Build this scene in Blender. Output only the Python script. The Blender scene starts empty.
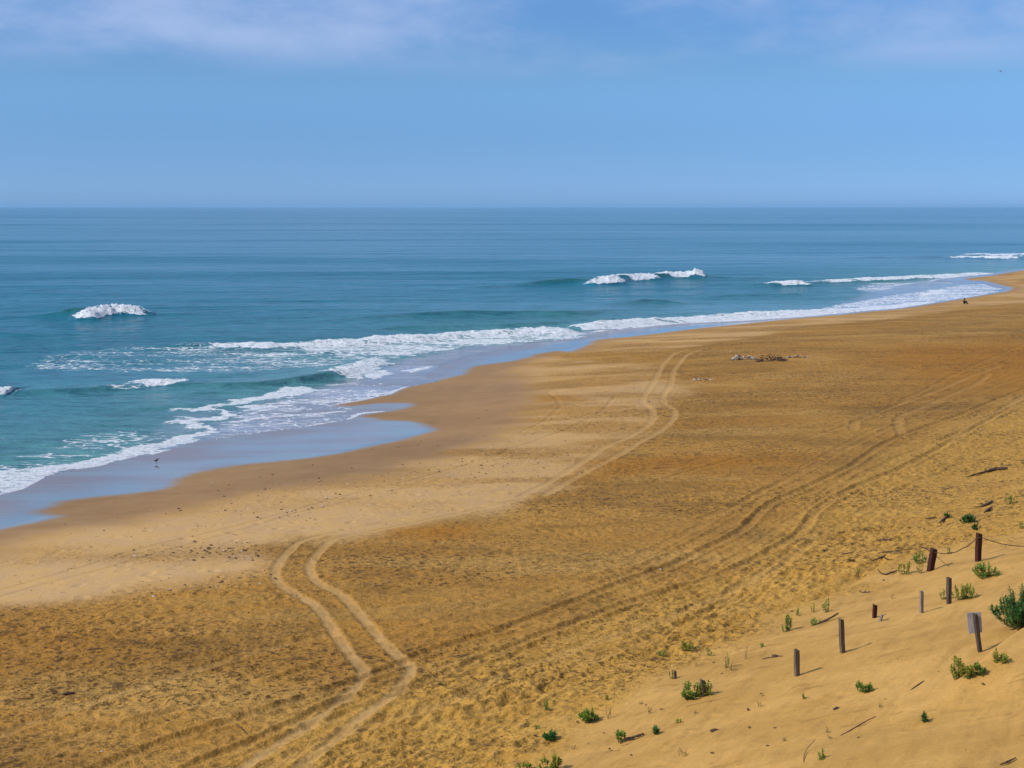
import bpy, bmesh, math, random
import numpy as np
from mathutils import Vector, Matrix

random.seed(7); rng = np.random.default_rng(7)
R = math.radians
S = bpy.context.scene
COL = S.collection

# ------------------------------------------------------------------ camera
CAM_H = 17.0
F = 1422.2
PITCH = math.atan(177.5 / F)
CP, SP = math.cos(PITCH), math.sin(PITCH)
cam_d = bpy.data.cameras.new('camera'); cam = bpy.data.objects.new('camera', cam_d); COL.objects.link(cam)
cam_d.lens = 50; cam_d.sensor_width = 36; cam_d.clip_start = 0.5; cam_d.clip_end = 90000
cam.location = (0, 0, CAM_H); cam.rotation_euler = (R(90) - PITCH, 0, 0)
S.camera = cam

def unproj(px, py, z=0.0):
    """points of the photograph brought onto the level z of the real place"""
    px = np.asarray(px, float); py = np.asarray(py, float)
    cx = (px - 512) / F; cy = (384 - py) / F
    dy = CP + cy * SP; dz = -SP + cy * CP
    t = (z - CAM_H) / dz
    return cx * t, dy * t

def W(pts, z=0.0):
    a = np.array(pts, float)
    x, y = unproj(a[:, 0], a[:, 1], z)
    return np.stack([x, y], 1)

def smooth_poly(P, n=6):
    P = np.asarray(P, float); out = []
    for i in range(len(P) - 1):
        p0 = P[max(i-1, 0)]; p1 = P[i]; p2 = P[i+1]; p3 = P[min(i+2, len(P)-1)]
        for k in range(n):
            t = k / n
            out.append(0.5 * ((2*p1) + (-p0+p2)*t + (2*p0-5*p1+4*p2-p3)*t*t + (-p0+3*p1-3*p2+p3)*t**3))
    out.append(P[-1]); return np.array(out)

# ------------------------------------------------------------------ numeric helpers
def ss(a, b, x):
    t = np.clip((x - a) / (b - a), 0, 1); return t * t * (3 - 2 * t)

def seg_dist(X, Y, P, vals=None):
    """distance to polyline, signed offset (left +), and values interpolated along it"""
    best = np.full(X.shape, 1e18); sgn = np.ones(X.shape); out = None
    if vals is not None:
        vals = np.asarray(vals, float); out = np.zeros((vals.shape[1],) + X.shape)
    for i in range(len(P) - 1):
        ax, ay = P[i]; bx, by = P[i+1]; dx, dy = bx-ax, by-ay
        L = dx*dx + dy*dy
        if L < 1e-12: continue
        t = ((X-ax)*dx + (Y-ay)*dy) / L
        tc = np.clip(t, 0, 1)
        ex = X - (ax + tc*dx); ey = Y - (ay + tc*dy)
        d = ex*ex + ey*ey
        m = d < best
        best = np.where(m, d, best)
        c = dx*(Y-ay) - dy*(X-ax)
        sgn = np.where(m, np.where(c >= 0, 1.0, -1.0), sgn)
        if vals is not None:
            for k in range(vals.shape[1]):
                out[k] = np.where(m, vals[i, k] + (vals[i+1, k]-vals[i, k])*tc, out[k])
    return np.sqrt(best), sgn, out

def near(X, Y, P, margin):
    return np.nonzero((X > P[:, 0].min()-margin) & (X < P[:, 0].max()+margin) & (Y > P[:, 1].min()-margin) & (Y < P[:, 1].max()+margin))[0]

def line_dist(X, Y, P, margin):
    r = np.full(X.shape, 1e3); s = np.ones(X.shape)
    # segment blocks keep it quick
    B = 6
    for i in range(0, len(P)-1, B):
        Q = P[i:i+B+1]
        idx = near(X, Y, Q, margin)
        if len(idx) == 0: continue
        d, sg, _ = seg_dist(X[idx], Y[idx], Q)
        m = d < r[idx]
        r[idx] = np.where(m, d, r[idx]); s[idx] = np.where(m, sg, s[idx])
    return r, s

def inside(X, Y, P):
    c = np.zeros(X.shape, bool); n = len(P); j = n-1
    for i in range(n):
        xi, yi = P[i]; xj, yj = P[j]
        if yi != yj:
            c ^= ((yi > Y) != (yj > Y)) & (X < (xj-xi)*(Y-yi)/(yj-yi)+xi)
        j = i
    return c

def poly_sd(X, Y, P, margin=8.0):
    """signed distance to closed polygon, + inside; -margin far away"""
    r = np.full(X.shape, -margin); idx = near(X, Y, P, margin)
    if len(idx):
        Q = np.vstack([P, P[:1]])
        d, _, _ = seg_dist(X[idx], Y[idx], Q)
        r[idx] = np.where(inside(X[idx], Y[idx], P), d, -d)
    return r

def _h(ix, iy, seed):
    n = (ix.astype(np.int64)*374761393 + iy.astype(np.int64)*668265263 + seed*1274126177) & 0xffffffff
    n = ((n ^ (n >> 13)) * 1274126177) & 0xffffffff
    n = (n ^ (n >> 16)) & 0xffffffff
    return n / 4294967295.0

def vnoise(x, y, seed=0):
    ix = np.floor(x); iy = np.floor(y); fx = x-ix; fy = y-iy
    fx = fx*fx*fx*(fx*(fx*6-15)+10); fy = fy*fy*fy*(fy*(fy*6-15)+10)
    a = _h(ix, iy, seed); b = _h(ix+1, iy, seed); c = _h(ix, iy+1, seed); d = _h(ix+1, iy+1, seed)
    return (a+(b-a)*fx)*(1-fy) + (c+(d-c)*fx)*fy

def fbm(x, y, seed=0, o=4, g=0.5):
    s = 0; a = 1; n = 0
    for k in range(o):
        c, sn = math.cos(k*1.3+.4), math.sin(k*1.3+.4)
        s = s + a*(vnoise((x*c-y*sn)*2**k, (x*sn+y*c)*2**k, seed+k)*2-1); n += a; a *= g
    return s/n

def pits(x, y, seed=0, r0=0.33, aniso=1.6):
    """dents left by feet: jittered cells, soft bowls with a slight rim"""
    ix = np.floor(x); iy = np.floor(y); out = np.zeros(x.shape)
    for dx in (-1, 0, 1):
        for dy in (-1, 0, 1):
            cx = ix+dx; cy = iy+dy
            px = cx + _h(cx, cy, seed); py = cy + _h(cx, cy, seed+1)
            k = _h(cx, cy, seed+2); an = _h(cx, cy, seed+3)*3.14
            ca, sa = np.cos(an), np.sin(an)
            ux = (x-px)*ca+(y-py)*sa; uy = (-(x-px)*sa+(y-py)*ca)*aniso
            d = np.sqrt(ux*ux+uy*uy)/(r0*(.6+.8*k))
            out += np.where(d < 2, (-np.exp(-d*d*2.2) + .33*np.exp(-((d-1.25)/.3)**2))*(.35+.65*k), 0)
    return out

# ------------------------------------------------------------------ shore lines read from the photograph
COAST = W([(-2600,2100),(-1200,1050),(-400,690),(-100,568),(0,531),(170,486),(300,461),(430,431),(500,368),(600,342),(700,329),(800,318),(900,308),(980,296),(1012,288),(1003,280),(1020,272),(1060,268),(1150,265),(1400,259),(2200,245),(4200,228)])
FRONT = W([(-2600,1980),(-1200,980),(-400,640),(-100,533),(0,495),(23,489),(37,482),(47,476),(70,470),(100,466),(133,457),(150,455.5),(169,450),(176,447),(216,439),(259,433),(310,426),(330,422.5),(351,419),(362,414),(389,411),(372,411.5),(350,408.6),(331,405.5),(352,402),(369,399),(380,396),(390.6,394.5),(399,390),(408,387),(441,381),(425,377),(440,366),(470,356),(500,350),(530,343.5),(560,340.5),(586,337.5),(594,332),(640,327.5),(680,323.5),(748,320.5),(792,317.5),(845,314),(864,312),(895,310),(934,303.5),(958,300),(973,296.5),(1000,292.5),(1004,288.5),(992,287),(986,283.5),(978,281.5),(955,282),(931,281.5),(938,279.5),(951,277.8),(970,276),(989,274.2),(1000,272.5),(1024,269),(1060,266.5),(1150,263.5),(1400,258),(2200,244),(4200,227)])
DETAIL_RAND = 0.35
B_LINE = [(-2600,2130),(-1200,1070),(-400,700),(-100,572),(0,532.5),(31,527),(51.5,522.5),(58,521),(44,517),(33,514.5),(43,511),(53,507.5),(56,504),(59,503),(94,499),(125,496.5),(160,493.5),(170,490),(175,482),(190.6,475.5),(212.5,471),(247,466),(310,460.6),(344,456),(370,450),(400,444),(415.6,439),(434,433.6),(431,430.5),(423.4,426.6),(409,422.7),(381,421),(374,419),(360,417),(366,414.5),(387.5,411.5),(398,410),(406,408.5),(412,406),(408,404),(378,404),(350,406.5),(334,405.5)]
B_LINE2 = [(408,387),(437,380.5),(460,376),(464,375),(468,370),(473,367),(489,365),(511,362.5),(530,358),(536,355),(557,352),(571,354),(579,351),(589,346),(592,342),(601,340),(629,338),(661,334.5),(680,331.5),(748,325),(792,320.5),(845,317.2),(864,314.6),(900,311.6),(934,305.3),(958,301.3),(980,297),(1008,293),(1012,288.5),(1002,286),(992,283),(984,281),(970,280.6),(962,279),(992,276),(1004,273.5),(1028,270),(1064,267.3),(1150,264.3),(1400,258.6),(2200,244.5),(4200,227.4)]
def close_sea(P):
    return np.vstack([P, [[60000, P[-1][1]], [60000, 60000], [-60000, 60000], [-60000, P[0][1]]]])
FRONT_POLY = close_sea(FRONT)
COAST_POLY = close_sea(COAST)
FILM_EDGE = W(B_LINE + [(331,405.5),(352,402),(369,399),(380,396),(390.6,394.5),(399,390)] + B_LINE2)
FILM_POLY = close_sea(FILM_EDGE)
COAST_S = COAST
TOE = W([(-1500,1700),(-400,1250),(480,768),(600,690),(700,640),(800,590),(880,540),(960,490),(1024,460),(1120,420),(1300,370),(1700,320)], 2.0)
BROW = None

def sgn_open(X, Y, P):
    r = np.full(X.shape, 0.0)
    d, s, _ = seg_dist(X, Y, P)
    if P is FRONT: s = np.where(inside(X, Y, FRONT_POLY), 1.0, -1.0)
    elif P is COAST: s = np.where(inside(X, Y, COAST_POLY), 1.0, -1.0)
    return d*s          # left of travel +

def dune_low(X, Y):
    d = -sgn_open(X, Y, TOE)
    k = 1.6
    sp = k*np.logaddexp(0, d/k)
    return d, 0.255*sp

def brow_mask(X, Y):
    if BROW is None: return np.zeros(X.shape)
    idx = near(X, Y, BROW, 3.0); r = np.zeros(X.shape)
    if len(idx):
        d, s, v = seg_dist(X[idx], Y[idx], BROW[:, :2], BROW[:, 2:3])
        sd = -d*s       # + towards the camera
        # a soft lip of blown sand: steep on the far side, long on the near side
        r[idx] = v[0]*np.where(sd < 0, ss(-0.75, 0.0, sd), np.exp(-sd/1.6))
    return r

def coarse(X, Y):
    X = np.asarray(X, float); Y = np.asarray(Y, float)
    dC = -sgn_open(X, Y, COAST_S)        # + inland (coast runs left->right, sea on its left)
    dF = -sgn_open(X, Y, FRONT)
    inland = np.clip(dC, 0, None)
    z = 0.16 + 1.9*(1-np.exp(-inland/26.0))
    seaward = 0.16*np.clip(dF, 0, None)/(np.clip(dF, 0, None)+np.clip(-dC, 0, None)+1e-6)
    z = np.where(dC > 0, z, seaward)
    z = np.where(dF < 0, -0.035*np.clip(-dF, 0, 90)-0.01, z)
    dt, du = dune_low(X, Y)
    z = z + du*ss(-4, 2, dt)
    r = np.hypot(X, Y)
    near_d = 15.1 - 0.50*r
    z = np.where(near_d > z-2, np.maximum(z, near_d) + 0.25*np.exp(-np.abs(z-near_d)), z)
    und = fbm(X*.11, Y*.11, 5, 3)*.28*ss(0, 10, dt) + fbm(X*.06, Y*.06, 9, 2)*.12*ss(12, 30, dC)
    z = z + und
    z = z + brow_mask(X, Y)
    return z, dC, dF, dt

def gz(x, y):
    return float(coarse(np.array([x]), np.array([y]))[0][0])

def place(px, py):
    """where the photographed ground point stands in the real place (nearest hit along the ray)"""
    cx = (px-512)/F; cy = (384-py)/F
    dx, dy, dz = cx, CP+cy*SP, -SP+cy*CP
    tmax = (CAM_H+1)/-dz
    t = np.linspace(6, tmax, 1500)
    z = coarse(dx*t, dy*t)[0]; ray = CAM_H+dz*t
    k = np.nonzero(ray < z)[0]
    i = k[0] if len(k) else len(t)-1
    a = ray[i-1]-z[i-1]; b = ray[i]-z[i]; u = a/(a-b+1e-12)
    tt = t[i-1]+(t[i]-t[i-1])*u
    return Vector((dx*tt, dy*tt, CAM_H+dz*tt))

def PG(pts, n=6):
    return smooth_poly(np.array([place(*p)[:2] for p in pts]), n)

_b = [(900,728,.0),(930,712,.08),(955,698,.2),(980,680,.36),(1002,663,.50),(1024,650,.62),(1060,630,.68),(1120,602,.6),(1200,570,.3)]
_bw = np.array([list(place(p[0], p[1])[:2])+[p[2]] for p in _b])
BROW = _bw

# ------------------------------------------------------------------ node helpers
def mat(name):
    m = bpy.data.materials.new(name); m.use_nodes = True
    nt = m.node_tree
    for n in list(nt.nodes): nt.nodes.remove(n)
    return m, nt
class G:
    def __init__(s, nt): s.nt = nt
    def n(s, t, **kw):
        nd = s.nt.nodes.new(t)
        for k, v in kw.items():
            if k.startswith('_'): setattr(nd, k[1:], v)
        return nd
    def link(s, a, b): s.nt.links.new(a, b)
    def inp(s, sock, v):
        if hasattr(v, 'is_output') or hasattr(v, 'links'): s.link(v, sock)
        else:
            if isinstance(v, (tuple, list)) and len(v) == 3 and sock.type == 'RGBA': v = (*v, 1)
            sock.default_value = v
    def math(s, op, a, b=0.0, c=None, clamp=False):
        nd = s.n('ShaderNodeMath'); nd.operation = op; nd.use_clamp = clamp
        s.inp(nd.inputs[0], a); s.inp(nd.inputs[1], b)
        if c is not None: s.inp(nd.inputs[2], c)
        return nd.outputs[0]
    def mix(s, f, a, b, mode='MIX'):
        nd = s.n('ShaderNodeMix'); nd.data_type = 'RGBA'; nd.blend_type = mode; nd.clamp_factor = True
        s.inp(nd.inputs[0], f); s.inp(nd.inputs[6], a); s.inp(nd.inputs[7], b); return nd.outputs[2]
    def attr(s, name):
        nd = s.n('ShaderNodeAttribute'); nd.attribute_name = name; return nd.outputs['Fac']
    def range(s, v, a, b, c=0.0, d=1.0, smooth=True):
        nd = s.n('ShaderNodeMapRange'); nd.interpolation_type = 'SMOOTHSTEP' if smooth else 'LINEAR'
        s.inp(nd.inputs[0], v); s.inp(nd.inputs[1], a); s.inp(nd.inputs[2], b); s.inp(nd.inputs[3], c); s.inp(nd.inputs[4], d)
        return nd.outputs[0]
    def coord(s, scale=(1,1,1), rot=0.0, loc=(0,0,0)):
        tc = s.n('ShaderNodeTexCoord'); mp = s.n('ShaderNodeMapping')
        s.link(tc.outputs['Object'], mp.inputs[0])
        mp.inputs['Scale'].default_value = scale; mp.inputs['Rotation'].default_value = (0,0,rot); mp.inputs['Location'].default_value = loc
        return mp.outputs[0]
    def noise(s, vec, scale, detail=4, rough=.5, dist=0.0, col=False):
        nd = s.n('ShaderNodeTexNoise'); s.link(vec, nd.inputs['Vector'])
        nd.inputs['Scale'].default_value = scale; nd.inputs['Detail'].default_value = detail
        nd.inputs['Roughness'].default_value = rough; nd.inputs['Distortion'].default_value = dist
        return nd.outputs['Color' if col else 'Fac']
    def voro(s, vec, scale, feat='F1', rand=1.0):
        nd = s.n('ShaderNodeTexVoronoi'); nd.feature = feat; s.link(vec, nd.inputs['Vector'])
        nd.inputs['Scale'].default_value = scale; nd.inputs['Randomness'].default_value = rand
        return nd.outputs['Distance']
    def bump(s, h, strength=1.0, dist=0.05, normal=None):
        nd = s.n('ShaderNodeBump'); s.inp(nd.inputs['Height'], h); s.inp(nd.inputs['Strength'], strength); s.inp(nd.inputs['Distance'], dist)
        if normal is not None: s.link(normal, nd.inputs['Normal'])
        return nd.outputs[0]
    def pbsdf(s, col, rough=.8, ior=1.45, normal=None, spec=None):
        nd = s.n('ShaderNodeBsdfPrincipled')
        s.inp(nd.inputs['Base Color'], col); s.inp(nd.inputs['Roughness'], rough); s.inp(nd.inputs['IOR'], ior)
        if spec is not None: s.inp(nd.inputs['Specular IOR Level'], spec)
        if normal is not None: s.link(normal, nd.inputs['Normal'])
        return nd
    def out(s, sh):
        o = s.n('ShaderNodeOutputMaterial'); s.link(sh, o.inputs['Surface'])

def simple_mat(name, c1, c2, scale=20, rough=.8, stretch=(1,1,1), bumpd=.004, trans=0.0):
    m, nt = mat(name); g = G(nt)
    v = g.coord(stretch); n = g.noise(v, scale, 5, .6)
    c = g.mix(g.range(n, .3, .7), c1, c2)
    b = g.bump(n, .8, bumpd)
    p = g.pbsdf(c, rough, 1.45, b, .3)
    if trans > 0:
        t = g.n('ShaderNodeBsdfTranslucent'); g.inp(t.inputs[0], c)
        mx = g.n('ShaderNodeMixShader'); mx.inputs[0].default_value = trans
        g.link(p.outputs[0], mx.inputs[1]); g.link(t.outputs[0], mx.inputs[2]); g.out(mx.outputs[0])
    else: g.out(p.outputs[0])
    return m

# ------------------------------------------------------------------ sheets
def sheet(name, X, Y, Z, keep, m, attrs, wrap=False):
    """X,Y,Z (rows, cols) -> one mesh; keep = boolean per vertex (a quad stays if any corner is kept)"""
    nr, nc = X.shape
    q = keep[:-1, :-1] | keep[1:, :-1] | keep[:-1, 1:] | keep[1:, 1:]
    idx = np.arange(nr*nc).reshape(nr, nc)
    a = idx[:-1, :-1][q]; b = idx[:-1, 1:][q]; c = idx[1:, 1:][q]; d = idx[1:, :-1][q]
    quads = np.stack([a, b, c, d], 1)
    used = np.zeros(nr*nc, bool); used[quads.ravel()] = True
    remap = np.cumsum(used)-1
    quads = remap[quads]
    co = np.stack([X.ravel()[used], Y.ravel()[used], Z.ravel()[used]], 1).astype(np.float32)
    me = bpy.data.meshes.new(name)
    me.vertices.add(len(co)); me.vertices.foreach_set('co', co.ravel())
    me.loops.add(quads.size); me.loops.foreach_set('vertex_index', quads.ravel().astype(np.int32))
    me.polygons.add(len(quads)); me.polygons.foreach_set('loop_start', (np.arange(len(quads))*4).astype(np.int32))
    me.polygons.foreach_set('loop_total', np.full(len(quads), 4, np.int32))
    me.polygons.foreach_set('use_smooth', np.ones(len(quads), bool))
    me.update(calc_edges=True)
    for k, v in attrs.items():
        at = me.attributes.new(k, 'FLOAT', 'POINT'); at.data.foreach_set('value', v.ravel()[used].astype(np.float32))
    me.materials.append(m)
    o = bpy.data.objects.new(name, me); COL.objects.link(o)
    print(name, len(co), 'verts')
    return o

def azimuths(step):
    a = list(np.arange(-R(22.5), R(22.5), step/F))
    x = R(22.5); d = step/F
    outer = []
    while x < math.pi:
        outer.append(x); d = min(d*1.12, R(3)); x += d
    outer = [v for v in outer if v < math.pi]
    return np.array([-v for v in outer[::-1]] + a + outer)

def ranges(rmin, rmax, dv, hmin, base=0.0):
    r = rmin; out = [r]
    while r < rmax:
        d = max(hmin, dv*r*r/(CAM_H*F))
        if r < 34: d = max(d, .25)
        r += min(d, r*.35); out.append(r)
    return np.array(out)

# ================================================================== THE BEACH
def build_beach():
    az = azimuths(1.3); rr = ranges(2.0, 5200, .62, .045)
    A, RR = np.meshgrid(az, rr)
    X = RR*np.sin(A); Y = RR*np.cos(A)
    sh = X.shape; x = X.ravel(); y = Y.ravel()
    z, dC, dF, dt = coarse(x, y)
    r = np.hypot(x, y)
    keepv = dF > -25
    # attributes ---------------------------------------------------
    film = np.full(x.shape, -6.0)
    band = np.nonzero((dC < 12) & (dF > -30))[0]
    film[band] = np.clip(poly_sd(x[band], y[band], FILM_POLY, 6.0), -6, 6)
    far = dC <= -12; film[far] = 6
    wx = x + fbm(x*.3, y*.3, 21, 4)*1.5; wy = y + fbm(x*.3, y*.3, 22, 4)*1.2
    def area(pts, soft=3.0, zz=1.6):
        P = np.array([list(place(*p)[:2]) if (-750 < p[0] < 1300 and 300 < p[1] < 800) else list(W([p], zz)[0]) for p in pts])
        return ss(-soft, soft, poly_sd(wx, wy, P, soft+1))
    damp = area([(-400,730),(-60,582),(0,546),(80,528),(140,523),(190,509),(260,493),(350,483),(420,463),(470,448),(515,432),(540,400),(520,372),(540,352),(520,335),(0,335),(-400,600)], 2.6, .6)
    damp = np.maximum(damp, ss(-5.0, -0.8, film)*.75)
    # brown churned sand / pale foreshore
    pale = 1-area([(-700,640),(-200,616),(0,607),(60,603),(130,593),(200,583),(255,573),(268,560),(262,550),(300,538),(340,540),(400,528),(500,512),(580,474),(606,460),(640,436),(652,410),(690,392),(640,362),(560,360),(650,352),(740,340),(800,326),(900,318),(980,306),(1100,296),(1500,284),(2600,300),(2600,3000),(-2600,3000)], 1.8, 1.9)
    bands = area([(110,552),(200,546),(262,545),(268,556),(220,562),(150,562),(60,560),(0,556),(0,548),(60,552)], 2.2, 1.5)*.55
    bands = np.maximum(bands, area([(540,352),(600,352),(672,353),(680,361),(600,362),(560,360)], 1.6, 1.5)*.85)
    bands = np.maximum(bands, area([(540,371),(640,371),(668,374),(640,377),(560,376)], 1.5, 1.5)*.5)
    bands = np.maximum(bands, area([(530,395),(580,395),(583,401),(540,402)], 1.4, 1.5)*.6)
    pale = np.clip(pale - bands, 0, 1)
    # further along, the foreshore is streaked and golden rather than pale
    stk = ss(-.25, .3, fbm(x*.10+y*.03, y*.28, 35, 4))
    far_k = ss(58, 95, r + x*.35)
    pale = pale*(1 - far_k*(.22+.55*stk))
    orange = area([(868,352),(900,346),(1024,342),(1200,336),(1200,372),(1024,388),(930,386),(880,372)], 6, 2)*1.0
    orange = np.maximum(orange, area([(585,462),(660,456),(760,456),(812,454),(800,464),(700,472),(600,476)], 2.5, 2)*1.0)
    orange = np.maximum(orange, area([(370,532),(420,527),(482,527),(480,536),(430,541),(380,540)], 1.6, 2)*1.0)
    orange = np.maximum(orange, area([(-60,625),(60,612),(120,618),(115,650),(60,655),(-60,668)], 2.5, 2)*.35)
    orange = np.maximum(orange, area([(530,395),(580,395),(583,401),(540,402)], 1.6, 1.5)*.6)
    orange = np.maximum(orange, area([(560,352),(672,353),(680,361),(600,362)], 2, 1.5)*.3)
    # golden loose sand of the dune
    T_gold = [(150,790),(330,712),(420,676),(500,652),(620,604),(700,582),(745,560),(800,520),(850,478),(905,448),(960,424),(1030,392),(1200,350),(1700,320),(3000,3000),(0,3000)]
    gold = area(T_gold, 2.2, 2.2)
    SL = PG([(440,815),(520,762),(580,722),(650,682),(700,655),(780,614),(860,584),(900,564),(960,548),(1024,534),(1150,500)], 3)
    SL = np.vstack([SL, [SL[-1]+(SL[-1]-SL[-4])*30]]); SL = np.vstack([[SL[0]-(SL[3]-SL[0])*12], SL])
    ds_ = np.full(x.shape, -20.0); kk = np.nonzero((dt > -9) & (r < 140))[0]
    ds_[kk] = -sgn_open(x[kk], y[kk], SL); ds_[(r >= 140) & (dt > 6)] = 5
    smooth = ss(-1.3, 1.6, ds_ + fbm(x*.5, y*.5, 31, 3)*1.6)*.93      # blown smooth above the foot of the dune
    # tracks ---------------------------------------------------------
    track = np.zeros(x.shape); dz = np.zeros(x.shape)
    wob = fbm(x*1.3, y*1.3, 41, 2)
    def tr(pts, w=.30, depth=.03, pale_=.9, n=6, berm=.5):
        nonlocal track, dz
        P = PG(pts, n); d, s = line_dist(x, y, P, 2.0)
        seg = _h(np.floor(x*1.7), np.floor(y*1.7), 77)
        d = np.abs(d + wob*.05)
        track = np.maximum(track, pale_*ss(w*1.35, w*.7, d)*(.72+.28*ss(-.3, .3, wob)))
        dz += -depth*ss(w*1.3, w*.5, d) + depth*berm*np.exp(-((d-w*1.55)/(w*.45))**2)
    def fade(pts, **k): tr(pts, **k)
    tr([(520,500),(470,511),(400,526),(339.5,538),(322,549),(310,564.5),(311.6,575),(320,584),(339.5,594),(357,611.6),(381,639.5),(399,657),(409,664),(409,674),(395,692),(367,713),(332.5,741),(301,768),(250,810)], w=.215, depth=.035, pale_=.8)
    tr([(400,520),(350,529),(304.6,540),(289,550.6),(276.7,566),(275,575),(282,585.5),(315,606),(332.5,629),(346.5,650),(358.7,664),(364,671),(355,688),(329,709),(304.6,727),(270,749),(240,770),(200,800)], w=.215, depth=.035, pale_=.8)
    tr([(520,497),(556,478),(579.5,464),(605,447),(624.5,439),(642,429.6),(652,420),(652,410),(642,402),(648,390.5),(657.6,375),(663.5,364),(675,353.4),(688,350)], w=.25, depth=.03, pale_=.6)
    tr([(545,495),(580,475),(601,464),(618.6,455),(638,443),(657.6,432.5),(671,422),(675,414),(671,408),(663.5,402),(663.5,394.5),(671,383),(673,373),(677,366),(687,355),(700,350)], w=.25, depth=.03, pale_=.6)
    # fainter wheel lines on the foreshore
    for pts in ([(-60,606),(0,590),(68,571),(137,550),(212,532),(273,516),(342,497),(420,478),(500,455)],
                [(-60,616),(0,597),(20,591),(96,571),(180,547),(239,531),(300,512),(350,501),(440,480)],
                [(500,452),(560,432),(600,412),(615,395)], [(520,432),(545,420),(560,405),(548,392)]):
        tr(pts, w=.20, depth=.035, pale_=0, berm=.3)
    rut = [dict(w=.26, depth=.13, pale_=.25, berm=.7)]
    for pts in ([(60,782),(110,764),(160,745),(200,731),(270,709),(357,681),(423,655),(465,641),(500,630.5),(565.6,605.5),(617.6,585),(664,569),(700,552),(740,531.5),(768,506),(804,488.5),(851,466),(890,441),(960,415),(1024,389),(1100,366)],
                [(150,790),(200,764),(263,737),(315,713),(353,697),(402,690),(444,674),(500,652),(568,624.7),(623,605.5),(669.5,591),(727,572),(776,548),(804,529),(820,507.5),(859,486),(906,466),(940,448),(1024,402),(1100,380)]):
        tr(pts, w=.24, depth=.078, pale_=.15, berm=.8)
    for pts in ([(230,790),(300,752),(380,722),(450,700),(520,668),(600,640),(700,605),(760,575),(800,548)],
                [(853,430),(855,422),(870,415),(883,410),(931,393),(961,380),(1000,366)],
                [(903,436),(897,424),(902,415),(924,407),(950,395),(978,383),(988,374)],
                [(944,440),(965,430),(985,420),(1024,396),(1060,380)],
                [(0,735),(60,712),(130,690),(200,668),(262,650),(330,634)]):
        tr(pts, w=.30, depth=.055, pale_=.25, berm=.6)
    base1 = [(60,782),(200,731),(357,681),(465,641),(565.6,605.5),(664,569),(740,531.5),(804,488.5),(890,441),(1024,389)]
    for k, (ox, oy, dp) in enumerate([(0,36,.035),(20,74,.035),(-10,-28,.025),(5,18,.022)]):
        tr([(a_+ox+4*math.sin(i_*1.7+k), b_+oy*(1-.052*i_)+2.5*math.sin(i_*2.1+k*2)) for i_, (a_, b_) in enumerate(base1)], w=.24, depth=dp, pale_=.06, berm=.8)
    for pts in ([(0,640),(120,622),(260,600),(400,588),(560,560)], [(0,672),(130,650),(290,622),(440,600)], [(0,690),(150,665),(300,640),(420,622)], [(0,760),(80,735),(190,706),(320,665)],
                [(660,480),(760,452),(860,420),(960,372),(1024,345)], [(700,520),(790,478),(880,432),(980,392),(1040,372)], [(560,600),(660,560),(745,515)]):
        tr(pts, w=.25, depth=.04, pale_=.08, berm=.7)
    # step along the foot of the dune
    P = PG([(480,712),(540,690),(598,668),(642,656),(691,638),(732,623),(780,608),(840,588),(880,560)])
    d, s = line_dist(x, y, P, 3.0)
    dz += -.13*np.exp(-(d/.32)**2) + .06*np.exp(-((d-.7)/.3)**2)
    # feet, churn, ripples ---------------------------------------------
    lod1 = ss(150, 60, r); lod2 = ss(100, 50, r)
    churn = (1-smooth)*(1-pale*.93)*(1-np.clip(damp, 0, 1))*ss(-1.0, -5.5, film)*(1-.75*track)
    goldz = gold*(1-smooth)
    amp = churn*(.030+.030*goldz)
    patch = .45+.55*ss(-.35, .4, fbm(x*.17, y*.17, 51, 3))
    idx = np.nonzero((r < 160) & (r > 20) & (amp > .002) & (np.abs(A.ravel()) < R(30)))[0]
    xi, yi = x[idx], y[idx]
    p1 = pits(xi*1.35, yi*1.35, 61, .42); p2 = pits(xi*2.3+7, yi*2.3, 71, .45)
    f1 = fbm(xi*2.2, yi*1.6, 81, 3)
    ug = xi*.57+yi*.82; vg = xi*.82-yi*.57
    gz_ = goldz[idx]
    st_ = fbm(ug*.95, vg*2.6, 83, 4, .6); p3 = pits(ug*1.35, vg*2.7, 85, .44, 1.0)
    dz[idx] += (amp*patch*lod1)[idx]*((1-gz_)*(1.5*p1+1.2*p2+1.4*f1) + gz_*(1.7*st_+1.45*p3+.35*p2))
    # sparse prints on the pale foreshore and at the dune foot
    idx = np.nonzero((r < 120) & (r > 20) & (np.abs(A.ravel()) < R(30)))[0]
    xi, yi = x[idx], y[idx]
    sp = pits(xi*.75+3, yi*.75, 91, .26)*(_h(np.floor(xi*.25), np.floor(yi*.25), 5) > .45)
    dz[idx] += .05*sp*(ss(-1.5, -6, film)*(1-damp)*(1-smooth*.45))[idx]
    # wind ripples / streaks along the dune slope
    u = x*.57+y*.82; v = x*.82-y*.57
    dz += smooth*ss(90, 40, r)*(fbm(u*.35, v*1.5, 101, 3)*.07 + fbm(u*.8, v*3.2, 103, 3)*.035)
    dz += ss(-2, -6, film)*fbm(x*.5, y*.5, 111, 3)*.03
    z2 = z + dz*ss(-.3, -3.5, film)
    swash = ss(7.0, .5, dF + fbm(x*.15, y*.3, 36, 3)*3)*ss(-2, 2, film)
    attrs = dict(swash=swash, film=film, damp=damp, pale=pale, orange=orange, gold=gold, smoothsand=smooth, track=track, churn=churn)
    m = sand_material()
    o = sheet('beach', X, Y, z2.reshape(sh), keepv.reshape(sh), m, {k: v.reshape(sh) for k, v in attrs.items()})
    o['kind'] = 'structure'; o['label'] = 'golden brown sand beach rising to a dune at the lower right'
    return o

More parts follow.
